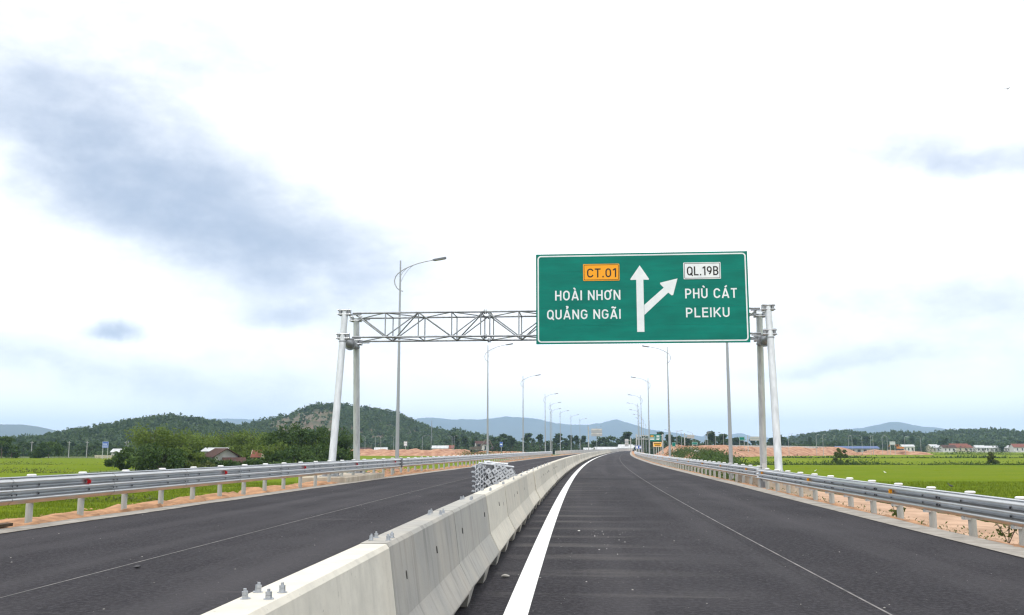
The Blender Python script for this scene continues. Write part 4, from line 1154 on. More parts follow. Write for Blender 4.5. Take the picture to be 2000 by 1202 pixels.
# weed plant that stands by the right rail
def weed_plant(pos, h, seed, label):
    o = empty('weed_plant', pos); g = np.random.default_rng(seed); b = MB(); P = []
    for k in range(7):
        a = g.random() * 6.28; L = h * (.5 + .5 * g.random()); x, y = math.cos(a) * L * .55, math.sin(a) * L * .55
        b.tube([(0, 0, 0), (x * .5, y * .5, L * .6), (x, y, L)], [.008, .006, .003], 4)
        for j in range(12):
            t = .3 + .7 * g.random(); P.append((x * t + g.normal() * .03, y * t + g.normal() * .03, L * t))
    b.build('stem', MT['bark'], o)
    V, F, T = leaf_quads(np.array(P), .055, g, g.random(len(P))); link('foliage', np_mesh('foliage', V, F, MT['scrub'], tint=T), o)
    tag(o, label, 'plant', 'weeds by the right guardrail')
for (Y, o_, h, lab) in ((17.4, 1.15, .62, 'leafy green weed between the right guardrail posts'), (14.6, 1.3, .45, 'weed at the foot of the guardrail post nearest the right edge'), (23.5, 1.2, .35, 'small reddish weed beside the middle right guardrail posts')):
    weed_plant(offp(Y, right_w(Y) + o_, -.12), h, int(Y * 10), lab)

# ------------------------------------------------------------------ red earthworks
def earth_bank(name, line, width, h_fn, m, label, cat='earthwork', seed=1, n=90, k=12):
    L = [Vector(p) for p in line]; V, F = [], []
    cum = [0]
    for a, b in zip(L, L[1:]): cum.append(cum[-1] + (b - a).length)
    for i in range(n):
        s_ = cum[-1] * i / (n - 1); j = max(q for q in range(len(cum)) if cum[q] <= s_ + 1e-6); j = min(j, len(L) - 2)
        t = (s_ - cum[j]) / (cum[j+1] - cum[j]); p = L[j].lerp(L[j+1], t); d = (L[j+1] - L[j]).normalized(); nr = Vector((d.y, -d.x, 0))
        for q in range(k):
            w = q / (k - 1); hh = h_fn(i / (n - 1)) * min(1, i / 10, (n - 1 - i) / 10); prof = max(0.0, min(1.0, min(w, 1 - w) * 3.4))
            nz = mnoise.noise(Vector((s_ * .12, w * 3.0, seed))) * .30 + mnoise.noise(Vector((s_ * .45, w * 7.0, seed + 5))) * .14
            pt = p + nr * (w - .5) * width
            V.append((pt.x, pt.y, G_Z - .1 + (prof * hh * (1 + nz * .8)) + (.0 if prof else -.3)))
    for i in range(n - 1):
        for q in range(k - 1):
            a = i * k + q; F.append((a, a + 1, a + 1 + k, a + k))
    b = MB(); b.v = V; b.f = F
    o = b.build(name, m, None, True); return struct(o)
earth_bank('earthwork_left', [at(660, 884, 460).xy.to_3d(), at(930, 884, 440).xy.to_3d()], 46, lambda t: 3.0 + .5 * math.sin(t * 40) * math.sin(t * 13), MT['earth'], '', seed=2, n=150, k=16)
earth_bank('earthwork_mid', [at(900, 884, 330).xy.to_3d(), at(1065, 884, 300).xy.to_3d()], 24, lambda t: 2.3 + .5 * math.sin(t * 31) * math.sin(t * 12), MT['earth'], '', seed=4, n=110, k=14)
earth_bank('embankment_right', [(60, 345, 0), (90, 405, 0), (125, 445, 0), (170, 484, 0)], 32, lambda t: 4.4 - .6 * t + .25 * math.sin(t * 30), MT['earth'], '', seed=7, n=150, k=16)
earth_bank('earthwork_near_right', [(27.5, 122, 0), (33, 160, 0), (40, 200, 0), (50, 255, 0), (58, 310, 0), (68, 368, 0)], 13, lambda t: .8 + 2.6 * t, MT['earth'], '', seed=9, n=90)
earth_bank('earthwork_far_right', [at(1660, 880, 520).xy.to_3d(), at(1810, 880, 520).xy.to_3d()], 44, lambda t: .7 + 1.8 * math.sin(math.pi * t) + .6 * math.sin(t * 23), MT['earth'], '', seed=12, n=90)
wl = [((47, 240, -1.0), (60, 330, -.2), 2.6, 2.2), ((78, 375, .5), (92, 396, .5), 2.5, 1.2), ((31, 140, -1.6), (48, 232, -.5), 1.6, 1.7), ((26, 126, -1.5), (36, 190, -1.2), 1.4, 1.2), (tuple(at(1590, 880, 462).xy) + (-.2,), tuple(at(1660, 882, 470).xy) + (-1.5,), 3, 2.2)]
weeds('earthwork_scrub', wl, 'green scrub growing on the red embankment slopes at right', .2, 170, 1, 'leaf_dark')
wl = [(tuple(at(905, 884, 316).xy) + (-.6,), tuple(at(960, 884, 312).xy) + (-.4,), 2.0, 1.5), (tuple(at(970, 884, 300).xy) + (-.8,), tuple(at(1060, 884, 288).xy) + (-.8,), 2.5, 1.2)]
weeds('earthwork_scrub', wl, 'dry scrub on the earth strip beyond the left guardrail', .2, 80, 1, 'scrub')

# interchange ramp: parapet along the embankment top
def ramp(name, pts, label):
    r = empty(name, pts[0]); base = Vector(pts[0]); tag(r, label, 'parapet', 'interchange parapets')
    for a, b in zip(pts, pts[1:]):
        a, b = Vector(a), Vector(b); L = (b - a).length; d = (b - a) / L; n = max(1, int(L / 8))
        nr = Vector((d.y, -d.x, 0)).normalized() * .12
        for k in range(n):
            p, q = a + d * (L * k / n + .05), a + d * (L * (k + 1) / n - .05)
            m = MB(); vs = []
            for e in (p, q):
                vs += [e - nr * 1.4, e + nr * 1.4, e + nr + Vector((0, 0, .9)), e - nr + Vector((0, 0, .9))]
            m.add([v - base for v in vs], [(0, 3, 2, 1), (4, 5, 6, 7), (0, 1, 5, 4), (1, 2, 6, 5), (2, 3, 7, 6), (3, 0, 4, 7)])
            o = m.build('parapet_panel', MT['parapet'], r)
    return r
ramp('ramp_parapet', [(50, 255, -.15), (58, 310, .45), (68, 366, 1.5), (90, 405, 1.95), (125, 445, 1.8), (164, 479, 1.3)], 'long white parapet along the top of the red interchange embankment')
ramp('ramp_parapet', [tuple(at(1085, 884, 238).xy) + (.0,), tuple(at(1130, 884, 262).xy) + (.2,), tuple(at(1195, 882, 330).xy) + (.35,), tuple(at(1235, 880, 420).xy) + (.5,)], 'white parapet curving across behind the far end of the left carriageway')

# ------------------------------------------------------------------ hills
def hill(name, sil, Yc, depth, m, label_unused, nx=140, ny=46, nz_amp=3.0, sc=.03, seed=1, base=G_Z):
    us = np.array([s_[0] for s_ in sil], float); hs = np.array([at(u, v, Yc).z - base for u, v in sil])
    X = np.linspace(at(us[0], 870, Yc).x, at(us[-1], 870, Yc).x, nx); Xs = np.array([at(u, 870, Yc).x for u in us])
    prof = np.interp(X, Xs, hs)
    ker = np.array([1, 2, 3, 2, 1]) / 9.0
    prof = np.convolve(np.pad(prof, 2, mode='edge'), ker, 'valid')
    T = np.linspace(-1, 1, ny); GX, GT_ = np.meshgrid(X, T)
    GY = Yc + GT_ * depth
    fall = np.where(GT_ < 0, np.clip(1 - np.abs(GT_) ** 1.35, 0, 1), np.clip(1 - GT_ ** 2, 0, 1))
    nz = ridge_noise(GX, GY, sc, seed)
    Z = base + prof[None] * fall * (1 + .05 * nz * (np.abs(GT_) > .06)) + nz * nz_amp * fall * (np.abs(GT_) > .06) * .5
    Z[0] = base - 1; Z[-1] = base - 1; Z[:, 0] = np.minimum(Z[:, 0], base + hs[0]); 
    V = np.stack([GX, GY, Z], 2).reshape(-1, 3)
    i = np.arange((ny - 1) * nx).reshape(ny - 1, nx)[:, :-1].ravel(); F = np.stack([i, i + 1, i + 1 + nx, i + nx], 1)
    o = link(name, np_mesh(name, V, F, m, smooth=True)); struct(o)
    return GX, GY, Z, prof
def forest(name, H, n, size, label, seed, mask=None, tall=5.0, m='leaf_hill', ridge=0):
    GX, GY, Z, prof = H; g = np.random.default_rng(seed); ny, nx = Z.shape
    nt_ = n // 14
    a, b = g.random(nt_) * (nx - 1.001), g.random(nt_) * (ny * .62)
    if ridge:
        a = np.concatenate([a, g.random(ridge) * (nx - 1.001)]); b = np.concatenate([b, ny * .5 - 1 + g.random(ridge) * 2.0]); nt_ = len(a)
    i, j = a.astype(int), np.minimum(b.astype(int), ny - 2)
    fa, fb = a - i, b - j
    def bil(A): return (A[j, i] * (1 - fa) + A[j, i + 1] * fa) * (1 - fb) + (A[j + 1, i] * (1 - fa) + A[j + 1, i + 1] * fa) * fb
    P = np.stack([bil(GX), bil(GY), bil(Z)], 1); h = tall * (.45 + .9 * g.random(nt_) ** 2)
    if mask is not None:
        keep = ~(mask(P) & (g.random(nt_) < .80)); P, h = P[keep], h[keep]; nt_ = len(P)
    Q = np.repeat(P, 14, 0); hh = np.repeat(h, 14)
    d = g.normal(size=(len(Q), 3)); d /= np.linalg.norm(d, axis=1)[:, None]
    Q = Q + d * (hh * .36)[:, None] * (g.random(len(Q)) ** .4)[:, None]; Q[:, 2] += hh * .55
    V, F, T = leaf_quads(Q, size, g, np.clip(np.repeat(g.random(nt_), 14) * .7 + .3 * g.random(len(Q)), 0, 1))
    o = link(name, np_mesh(name, V, F, MT[m], tint=T)); return tag(o, label, 'forest', None, 'stuff')
hA = hill('hill_left', [(60, 884), (110, 872), (150, 861), (190, 852), (230, 840), (270, 829), (310, 822), (335, 819), (365, 823), (400, 829), (440, 838), (480, 846), (540, 860), (620, 878)], 900, 230, MT['hill'], '', seed=3)
forest('hill_forest', hA, 60000, 1.35, 'dense dark green wood covering the lower hill at left', 21, tall=6.0, ridge=260)
hB = hill('hill_middle', [(380, 880), (440, 858), (490, 845), (530, 829), (560, 820), (590, 809), (615, 802), (635, 798), (660, 798), (690, 802), (720, 805), (745, 810), (770, 816), (800, 829), (830, 842), (860, 849), (900, 857), (960, 868), (1040, 880)], 1150, 300, MT['bare'], '', seed=6, nx=170)
def cleared(P):
    u = 1000 + P[:, 0] / P[:, 1] * FPX; v = 876 - (P[:, 2] - CAM_H) / P[:, 1] * FPX
    ed = 8 * np.sin(u * .09) + 5 * np.sin(u * .23 + 1) + 4 * np.sin(v * .4)
    return (u > 535 + ed) & (u < 655 + ed) & (v > 806 + .02 * ed) & (v < 850 + ed * .8) & (P[:, 1] < 1140)
forest('hill_forest', hB, 105000, 1.5, 'dark green wood on the big hill with a cleared brown flank', 22, cleared, tall=7.0, ridge=420)
hC = hill('hill_centre', [(850, 876), (868, 858), (885, 847), (905, 850), (940, 858), (985, 868), (1020, 878)], 1020, 120, MT['hill'], '', nx=60, ny=24, seed=8)
forest('hill_forest', hC, 9000, 1.4, 'small wooded rise under the blue mountains left of the lamps', 23, tall=6.0, ridge=60)
hE = hill('hill_right', [(1500, 880), (1540, 866), (1580, 855), (1610, 850), (1635, 848), (1665, 852), (1700, 858), (1740, 850), (1765, 850), (1800, 855), (1830, 856), (1855, 849), (1890, 846), (1925, 846), (1945, 845), (1970, 856), (2010, 864), (2100, 876)], 1250, 260, MT['hill'], '', nx=170, seed=11)
forest('hill_forest', hE, 60000, 1.6, 'low wooded hills behind the village at right', 24, tall=6.0, ridge=260)

def mountain(name, sil, Yc, depth, seed, amp=.10):
    us = np.array([s_[0] for s_ in sil], float); Xs = np.array([at(u, 870, Yc).x for u in us]); hs = np.array([at(u, v, Yc).z - G_Z for u, v in sil])
    nx, ny = 260, 40
    X = np.linspace(Xs[0], Xs[-1], nx); prof = np.interp(X, Xs, hs) + ridge_noise(X, X * 0, 24.0 / (Xs[-1] - Xs[0]) * 6, seed) * hs.max() * .018
    T = np.linspace(-1, 1, ny); GX, GT_ = np.meshgrid(X, T); GY = Yc + GT_ * depth
    nz = ridge_noise(GX, GY, .0045, seed)
    Z = G_Z + prof[None] * np.clip(1 - np.abs(GT_) ** 1.1, 0, 1) * (1 + amp * nz * (np.abs(GT_) > .05))
    Z[0] = G_Z - 2; Z[-1] = G_Z - 2
    V = np.stack([GX, GY, Z], 2).reshape(-1, 3); i = np.arange((ny - 1) * nx).reshape(ny - 1, nx)[:, :-1].ravel(); F = np.stack([i, i + 1, i + 1 + nx, i + nx], 1)
    return struct(link(name, np_mesh(name, V, F, MT['mountain'], smooth=True)))
mountain('mountain_left', [(-260, 850), (-100, 832), (-40, 826), (10, 829), (40, 829), (75, 834), (110, 842), (140, 843), (165, 851), (190, 862), (260, 874)], 5600, 800, 31)
mountain('mountain_mid_left', [(60, 876), (120, 852), (170, 845), (200, 837), (235, 833), (280, 828), (330, 824), (380, 819), (425, 817), (470, 818), (520, 819), (560, 822), (640, 830), (760, 872)], 8800, 1100, 37)
mountain('mountain_centre', [(660, 872), (740, 832), (800, 821), (820, 816), (850, 815), (880, 819), (905, 818), (940, 819), (975, 815), (990, 813), (1012, 814), (1040, 816), (1062, 821), (1090, 827), (1120, 829), (1150, 829), (1175, 826), (1195, 820), (1205, 819), (1225, 825), (1245, 831), (1270, 839), (1300, 843), (1345, 849), (1420, 858), (1500, 872)], 9000, 1100, 41)
mountain('mountain_small_right', [(1360, 872), (1385, 845), (1395, 851), (1420, 850), (1445, 846), (1470, 853), (1520, 856), (1560, 850), (1600, 848), (1700, 866)], 10500, 1200, 47)
mountain('mountain_right', [(1470, 874), (1530, 856), (1580, 848), (1610, 842), (1645, 841), (1668, 837), (1690, 836), (1708, 831), (1722, 829), (1740, 824), (1752, 823), (1772, 827), (1800, 833), (1830, 835), (1860, 841), (1895, 844), (1960, 856), (2060, 866), (2200, 872)], 8400, 1000, 53)

# ------------------------------------------------------------------ buildings
def house(pos, w, d, h, rh, wall, roof, label, rz=0.0, ridge='x', eave=.4, nwin=2, door=True, group=None):
    r = empty('house', pos, rz); tag(r, label, 'house', group)
    b = MB()
    if ridge == 'x':
        b.box(-w/2, w/2, -d/2, d/2, 0, h)
        b.add([(-w/2, -d/2, h), (-w/2, d/2, h), (-w/2, 0, h + rh), (w/2, -d/2, h), (w/2, d/2, h), (w/2, 0, h + rh)], [(0, 1, 2), (3, 5, 4)])
    else:
        b.box(-w/2, w/2, -d/2, d/2, 0, h)
        b.add([(-w/2, -d/2, h), (w/2, -d/2, h), (0, -d/2, h + rh), (-w/2, d/2, h), (w/2, d/2, h), (0, d/2, h + rh)], [(0, 1, 2), (3, 5, 4)])
    b.build('wall', MT[wall], r)
    rf = MB(); t = .14
    if ridge == 'x':
        a = rh / (d / 2)
        for s_ in (-1, 1):
            y1 = s_ * (d/2 + eave); z1 = h - a * eave
            vs = [(-w/2 - eave, 0, h + rh + .02), (w/2 + eave, 0, h + rh + .02), (w/2 + eave, y1, z1 + .02), (-w/2 - eave, y1, z1 + .02)]
            rf.add(vs + [(x, y, z + t) for x, y, z in vs], [(0, 1, 2, 3), (7, 6, 5, 4), (0, 4, 5, 1), (1, 5, 6, 2), (2, 6, 7, 3), (3, 7, 4, 0)])
    else:
        a = rh / (w / 2)
        for s_ in (-1, 1):
            x1 = s_ * (w/2 + eave); z1 = h - a * eave
            vs = [(0, -d/2 - eave, h + rh + .02), (0, d/2 + eave, h + rh + .02), (x1, d/2 + eave, z1 + .02), (x1, -d/2 - eave, z1 + .02)]
            rf.add(vs + [(x, y, z + t) for x, y, z in vs], [(0, 1, 2, 3), (7, 6, 5, 4), (0, 4, 5, 1), (1, 5, 6, 2), (2, 6, 7, 3), (3, 7, 4, 0)])
    rf.build('roof', MT[roof], r)
    for k in range(nwin):
        x = -w/2 + w * (k + .7) / (nwin + .4)
        f = MB().box(x - .55, x + .55, -d/2 - .05, -d/2 + .02, h * .38, h * .82).build('window', MT['wall_grey'], r)
        MB().box(x - .46, x + .46, -d/2 - .07, -d/2 - .052, h * .40, h * .80).build('pane', MT['glass'], f)
    if door:
        MB().box(w * .36 - .45, w * .36 + .45, -d/2 - .06, -d/2 + .02, .02, h * .74).build('door', MT['timber'], r)
    return r
def hp(u, Y, z=G_Z): p = at(u, 880, Y); return (p.x, Y, z)
house(hp(432, 180), 4.4, 5.4, 2.3, 1.3, 'wall_grey', 'roof_dark', 'old house with dark red tiled roof and grey gable in the thicket', R(38), 'y', .5, 1)
house(hp(425, 192), 4.6, 4.0, 3.1, .6, 'wall_white', 'roof_white', 'house with white sheet-metal roof behind the dark tiled one', R(-6), 'x', .3, 2)
house(hp(458, 178), 3.4, 3.0, 1.2, .7, 'wall_grey', 'roof_dark', 'low lean-to shed right of the grey gable', R(20), 'x', .4, 0, True)
# open shelter with a red tiled roof
sh = empty('garden_shelter', hp(503, 172)); tag(sh, 'small open shelter with red tiled roof at the thicket edge', 'shelter')
p0 = at(503, 894, 172).z - G_Z
for x in (-.75, .75):
    for y in (-.6, .6): MB().box(x - .07, x + .07, y - .07, y + .07, 0, p0).build('post', MT['wall_white'], sh)
b = MB()
for s_ in (-1, 1):
    vs = [(-.95, 0, p0 + 1.25), (.95, 0, p0 + 1.25), (.95, s_ * 1.1, p0), (-.95, s_ * 1.1, p0)]
    b.add(vs + [(x, y, z + .08) for x, y, z in vs], [(0, 1, 2, 3), (7, 6, 5, 4), (0, 4, 5, 1), (1, 5, 6, 2), (2, 6, 7, 3), (3, 7, 4, 0)])
b.build('roof', MT['roof_red'], sh)
for x in (-.97, .90): MB().add([(x, -1.12, p0 + .02), (x, 0, p0 + 1.38), (x, 1.12, p0 + .02), (x + .08, -1.12, p0 + .02), (x + .08, 0, p0 + 1.38), (x + .08, 1.12, p0 + .02)], [(0, 1, 2), (5, 4, 3), (0, 3, 4, 1), (1, 4, 5, 2), (2, 5, 3, 0)]).build('gable_trim', MT['wall_cream'], sh)
far_houses = [(237, 420, 6.5, 5, 1.0, 1.2, 'wall_white', 'roof_white', 'pale far house beyond the left rice field', 0),
              (941, 610, 8, 7, 5.2, 1.8, 'wall_white', 'roof_dark', 'two-storey pale house with dark reddish roof below the small wooded rise', .2),
              (1150, 600, 6, 6, 1.6, 1.2, 'wall_white', 'roof_white', 'small white house behind the far end of the left carriageway', 0),
              (1192, 560, 18, 8, 1.6, 1.6, 'wall_cream', 'roof_white', 'long pale shed beside the far end of the road', .1),
              (1226, 560, 10, 9, 2.6, 2.0, 'wall_white', 'roof_white', 'white building with pitched roof at the road vanishing point', -.2),
              (1822, 830, 9, 7, 3.4, 2.4, 'wall_cream', 'roof_white', 'cream gabled house at the left end of the far village', .4),
              (1838, 830, 12, 7, 3.2, 1.8, 'wall_white', 'roof_white', 'white-roofed house second in the far village row', 0),
              (1851, 815, 11, 7, 3.2, 2.0, 'wall_white', 'roof_dark', 'white house with dark roof third in the far village row', 0),
              (1872, 820, 15, 8, 3.4, 3.0, 'wall_cream', 'roof_red', 'long red-roofed house in the middle of the far village', 0),
              (1886, 826, 9, 7, 3.2, 2.2, 'wall_white', 'roof_red', 'red-roofed house right of the long one in the far village', .3),
              (1912, 830, 8, 6, 3.2, 1.8, 'wall_white', 'roof_white', 'white far village house left of the dark trees', 0),
              (1934, 830, 12, 6, 3.0, 1.6, 'wall_white', 'roof_white', 'low white far village house under the right hill', 0),
              (1966, 830, 10, 6, 3.0, 1.8, 'wall_white', 'roof_white', 'white far village house near the right picture edge', .2),
              (1992, 815, 14, 8, 3.6, 2.6, 'wall_white', 'roof_red', 'red-roofed house at the right picture edge', 0),
              (1772, 800, 10, 6, 4.0, 1.5, 'wall_white', 'roof_white', 'white far building behind the red earth heap', 0),
              (712, 560, 8, 6, 1.4, 1.4, 'wall_white', 'roof_dark', 'dark-roofed far house behind the left red earth', 0),
              (744, 570, 7, 6, 1.6, 1.3, 'wall_white', 'roof_white', 'white far house behind the left red earth', .1),
              (860, 570, 9, 6, 2.6, 1.4, 'wall_white', 'roof_white', 'long white far house right of the near left lamp', 0),
              (878, 575, 5, 6, 2.6, 1.6, 'wall_cream', 'roof_red', 'red-roofed far house right of the long white one', 0)]
for (u, Y, w, d, h, rh, wl_, rf_, lab, rz) in far_houses:
    house(hp(u, Y), w, d, h + 1.2, rh, wl_, rf_, lab, rz, 'x', .5, 3 if w > 9 else 2, True, 'far village houses')
# long blue shed and field wall
b = empty('blue_shed', hp(1672, 560)); tag(b, 'long dark blue roofed shed beyond the right fields', 'shed')
MB().box(-12, 12, -4, 4, 0, 3.6).build('wall', MT['wall_grey'], b)
MB().loft([[(-12.5, -4.6, 3.6), (12.5, -4.6, 3.6), (12.5, 4.6, 3.6), (-12.5, 4.6, 3.6)], [(-12.5, -.1, 5.0), (12.5, -.1, 5.0), (12.5, .1, 5.0), (-12.5, .1, 5.0)]]).build('roof', MT['roof_blue'], b)
for k in range(7): MB().box(-11.4 + 3.6 * k, -9.6 + 3.6 * k, -4.06, -4.001, .1, 3.0).build('door', MT['dark'], b)
w_ = empty('field_wall', (0, 0, 0)); tag(w_, 'low cream wall at the far side of the left rice field', 'wall')
pa, pb = at(185, 889, 352), at(262, 889, 330)
for k in range(8):
    a, c = pa.lerp(pb, k / 8), pa.lerp(pb, (k + .985) / 8)
    MB().add([(a.x, a.y, G_Z - .1), (c.x, c.y, G_Z - .1), (c.x, c.y, G_Z + 1.25), (a.x, a.y, G_Z + 1.25), (a.x, a.y + .2, G_Z - .1), (c.x, c.y + .2, G_Z - .1), (c.x, c.y + .2, G_Z + 1.25), (a.x, a.y + .2, G_Z + 1.25)],
             [(0, 1, 2, 3), (7, 6, 5, 4), (3, 2, 6, 7), (0, 3, 7, 4), (1, 5, 6, 2)]).build('wall_panel', MT['wall_cream'], w_)

# ------------------------------------------------------------------ far signs
def post_sign(name, u, v, Y, wpx, hpx, m, label, legs=2, group=None, zfoot=0.0, marks=(), frame=True):
    k = Y / FPX; w, h = wpx * k, hpx * k; p = at(u, v, Y)
    r = empty(name, (p.x, Y, zfoot)); tag(r, label, 'road sign', group); zb = p.z - h / 2 - zfoot
    MB().box(-w/2, w/2, -.03, .03, zb, zb + h).build('panel', MT[m], r)
    if frame:
        b = MB(); frame_mesh(b, [(-w/2 + .04 * w, zb + .04 * w), (w/2 - .04 * w, zb + .04 * w), (w/2 - .04 * w, zb + h - .04 * w), (-w/2 + .04 * w, zb + h - .04 * w)],
                   [(-w/2 + .07 * w, zb + .07 * w), (w/2 - .07 * w, zb + .07 * w), (w/2 - .07 * w, zb + h - .07 * w), (-w/2 + .07 * w, zb + h - .07 * w)], -.042, -.031)
        b.build('border', MT['sign_white'], r)
    for (a0, a1, b0, b1, mm) in marks:
        MB().box(-w/2 + a0 * w, -w/2 + a1 * w, -.045, -.031, zb + b0 * h, zb + b1 * h).build('marking', MT[mm], r)
    for j in range(legs):
        x = 0 if legs == 1 else -w * .4 + w * .8 * j / (legs - 1)
        MB().tube([(x, .09, -.5 if zfoot == 0 else -.8), (x, .09, zb + h * .8)], .06 + .0001 * Y, 6).build('leg', MT['galv_post'], r)
    return r
post_sign('warning_sign', 1284, 868.5, 205, 17, 9, 'sign_yellow', 'orange-yellow board on four legs on the red bank at right', 4, None, -.6, [(.1, .9, .58, .74, 'sign_ink'), (.2, .8, .26, .42, 'sign_ink')])
post_sign('guide_sign', 1247.5, 874, 240, 13, 6.5, 'sign_blue', 'small blue sign beyond the end of the far right guardrail', 2, None, 0, [(.1, .38, .2, .8, 'sign_white'), (.6, .9, .3, .7, 'sign_white')])
post_sign('guide_sign', 206, 869, 300, 12, 12, 'sign_blue', 'blue sign on two posts beyond the left rice field', 2, None, G_Z, [(.12, .8, .55, .66, 'sign_white'), (.12, .88, .24, .34, 'sign_white')])
post_sign('guide_sign', 979, 868, 300, 6, 9, 'sign_blue', 'small blue sign above the earth strip left of the third left lamp', 1, None, G_Z, [(.2, .8, .3, .6, 'sign_white')])
post_sign('guide_sign', 1316, 868.5, 320, 7, 8, 'sign_green', 'small green sign right of the orange-yellow board', 1, None, .8)
post_sign('guide_sign', 1357, 866, 345, 11, 5, 'sign_green', 'small green sign on the embankment top left of the right lamp', 2, None, 1.2)
post_sign('guide_sign', 1449, 857, 400, 11, 7, 'sign_green', 'green far sign between the near right lamp and the gantry leg', 2, None, 1.4)
post_sign('guide_sign', 792, 867, 470, 6.5, 9, 'sign_back', 'grey slatted sign beside the near left lamp', 1, None, G_Z, [(.05, .95, .2, .35, 'sign_white'), (.05, .95, .6, .75, 'sign_white')], False)
post_sign('guide_sign', 1743, 866, 480, 11, 7, 'sign_back', 'grey far sign above the red earth heap at right', 2, None, -1.5, [(.05, .95, .45, .6, 'sign_white')], False)
# lattice message board on a cantilever post
def message_board(u, v, Y, w, h, label, side=-1):
    k = Y / FPX; W_, H_ = w * k, h * k; p = at(u, v, Y); r = empty('message_board', (p.x, Y, 0)); tag(r, label, 'message board', 'back-turned message boards')
    zb = p.z - H_ / 2
    for j in range(4):
        MB().box(-W_/2, W_/2, -.06, .06, zb + H_ * (j + .08) / 4, zb + H_ * (j + .62) / 4).build('slat', MT['wall_white' if j % 2 else 'sign_back'], r)
    MB().box(-W_/2, W_/2, .08, .14, zb, zb + H_).build('backing', MT['sign_back'], r)
    x = side * (W_/2 + .9)
    MB().tube([(x, .2, -1), (x, .2, zb + H_ + .6)], .17, 8).build('post', MT['galv_post'], r)
    for z in (zb + H_ * .2, zb + H_ * .8): MB().tube([(x, .2, z), (W_/2 * -side, .2, z)], .07, 6).build('arm', MT['galv_post'], r)
message_board(1165.5, 845, 300, 21, 15, 'white slatted message board on a single post left of the road vanishing point')
message_board(1349, 853, 360, 14, 7, 'white slatted message board left of the near right lamp')
message_board(1475, 857, 400, 20, 8, 'white slatted message board just left of the right gantry legs')
message_board(1224, 865, 380, 7, 14, 'tall white board stack standing at the road vanishing point', 1)
# second gantry with its green sign
g2 = empty('far_gantry', (axis(330) + 12, 330, 0)); tag(g2, 'far second gantry carrying a small green sign', 'gantry')
pa, pb = at(1243, 858, 330), at(1294, 850, 330); c2 = Vector(g2.location)
for x in (pa.x - c2.x, pb.x - c2.x): MB().tube([(x, 0, -.5), (x, 0, pb.z + .3)], .22, 8).build('leg', MT['galv_post'], g2)
for z in (pa.z, pa.z + 1.2): MB().tube([(pa.x - c2.x, 0, z), (pb.x - c2.x, 0, z)], .12, 6).build('chord', MT['galv_post'], g2)
for k in range(8):
    x0 = pa.x - c2.x + (pb.x - pa.x) * k / 8; x1 = pa.x - c2.x + (pb.x - pa.x) * (k + 1) / 8
    MB().tube([(x0, 0, pa.z + (1.2 if k % 2 else 0)), (x1, 0, pa.z + (0 if k % 2 else 1.2))], .06, 5).build('diagonal', MT['galv_post'], g2)
p = at(1279, 856, 329.6); k = 329.6 / FPX
s2 = empty('direction_sign', (p.x, 329.6, p.z - 6 * k)); tag(s2, 'small far green direction sign on the second gantry', 'road sign')
W_, H_ = 22 * k, 13 * k
MB().box(-W_/2, W_/2, -.2, -.1, 0, H_).build('panel', MT['sign_green'], s2)
for (a0, a1, b0, b1, mm) in [(.12, .38, .66, .84, 'sign_orange'), (.64, .9, .66, .84, 'sign_white'), (.08, .42, .40, .52, 'sign_white'), (.08, .42, .20, .32, 'sign_white'), (.62, .92, .40, .52, 'sign_white'), (.62, .88, .20, .32, 'sign_white'), (.485, .515, .14, .82, 'sign_white')]:
    MB().box(-W_/2 + a0 * W_, -W_/2 + a1 * W_, -.215, -.201, b0 * H_, b1 * H_).build('marking', MT[mm], s2)

# masts on the hills
for (u, v0, v1, Y, lab) in ((722, 790, 812, 1120, 'thin lattice mast on the big hill right of its summit'), (843, 822, 852, 900, 'thin radio mast between the big hill and the blue mountains')):
    a, c = at(u, v1, Y), at(u, v0, Y); r = empty('radio_mast', (a.x, Y, a.z - 6)); tag(r, lab, 'mast')
    hh = c.z - a.z + 6
    for dx, dy in ((-.35, -.3), (.35, -.3), (0, .4)): MB().tube([(dx * 1.4, dy * 1.4, 0), (dx * .3, dy * .3, hh)], .10, 5).build('mast_leg', MT['galv_dull'], r)
    for j in range(int(hh / 2)): MB().tube([(-.4, -.3, j * 2.0), (.4, -.3, j * 2.0 + 2)], .06, 4).build('brace', MT['galv_dull'], r)
# utility poles by the far left field
for u in (62, 135, 170, 250, 246): 
    p = at(u, 872, 380); r = empty('utility_pole', (p.x, 380, G_Z)); tag(r, 'pale far utility pole standing along the left field edge', 'pole', 'utility poles far left')
    MB().tube([(0, 0, -.3), (0, 0, 6.5)], [.17, .11], 6).build('pole', MT['wall_grey'], r); MB().box(-.7, .7, -.06, .06, 5.9, 6.05).build('crossarm', MT['wall_grey'], r)

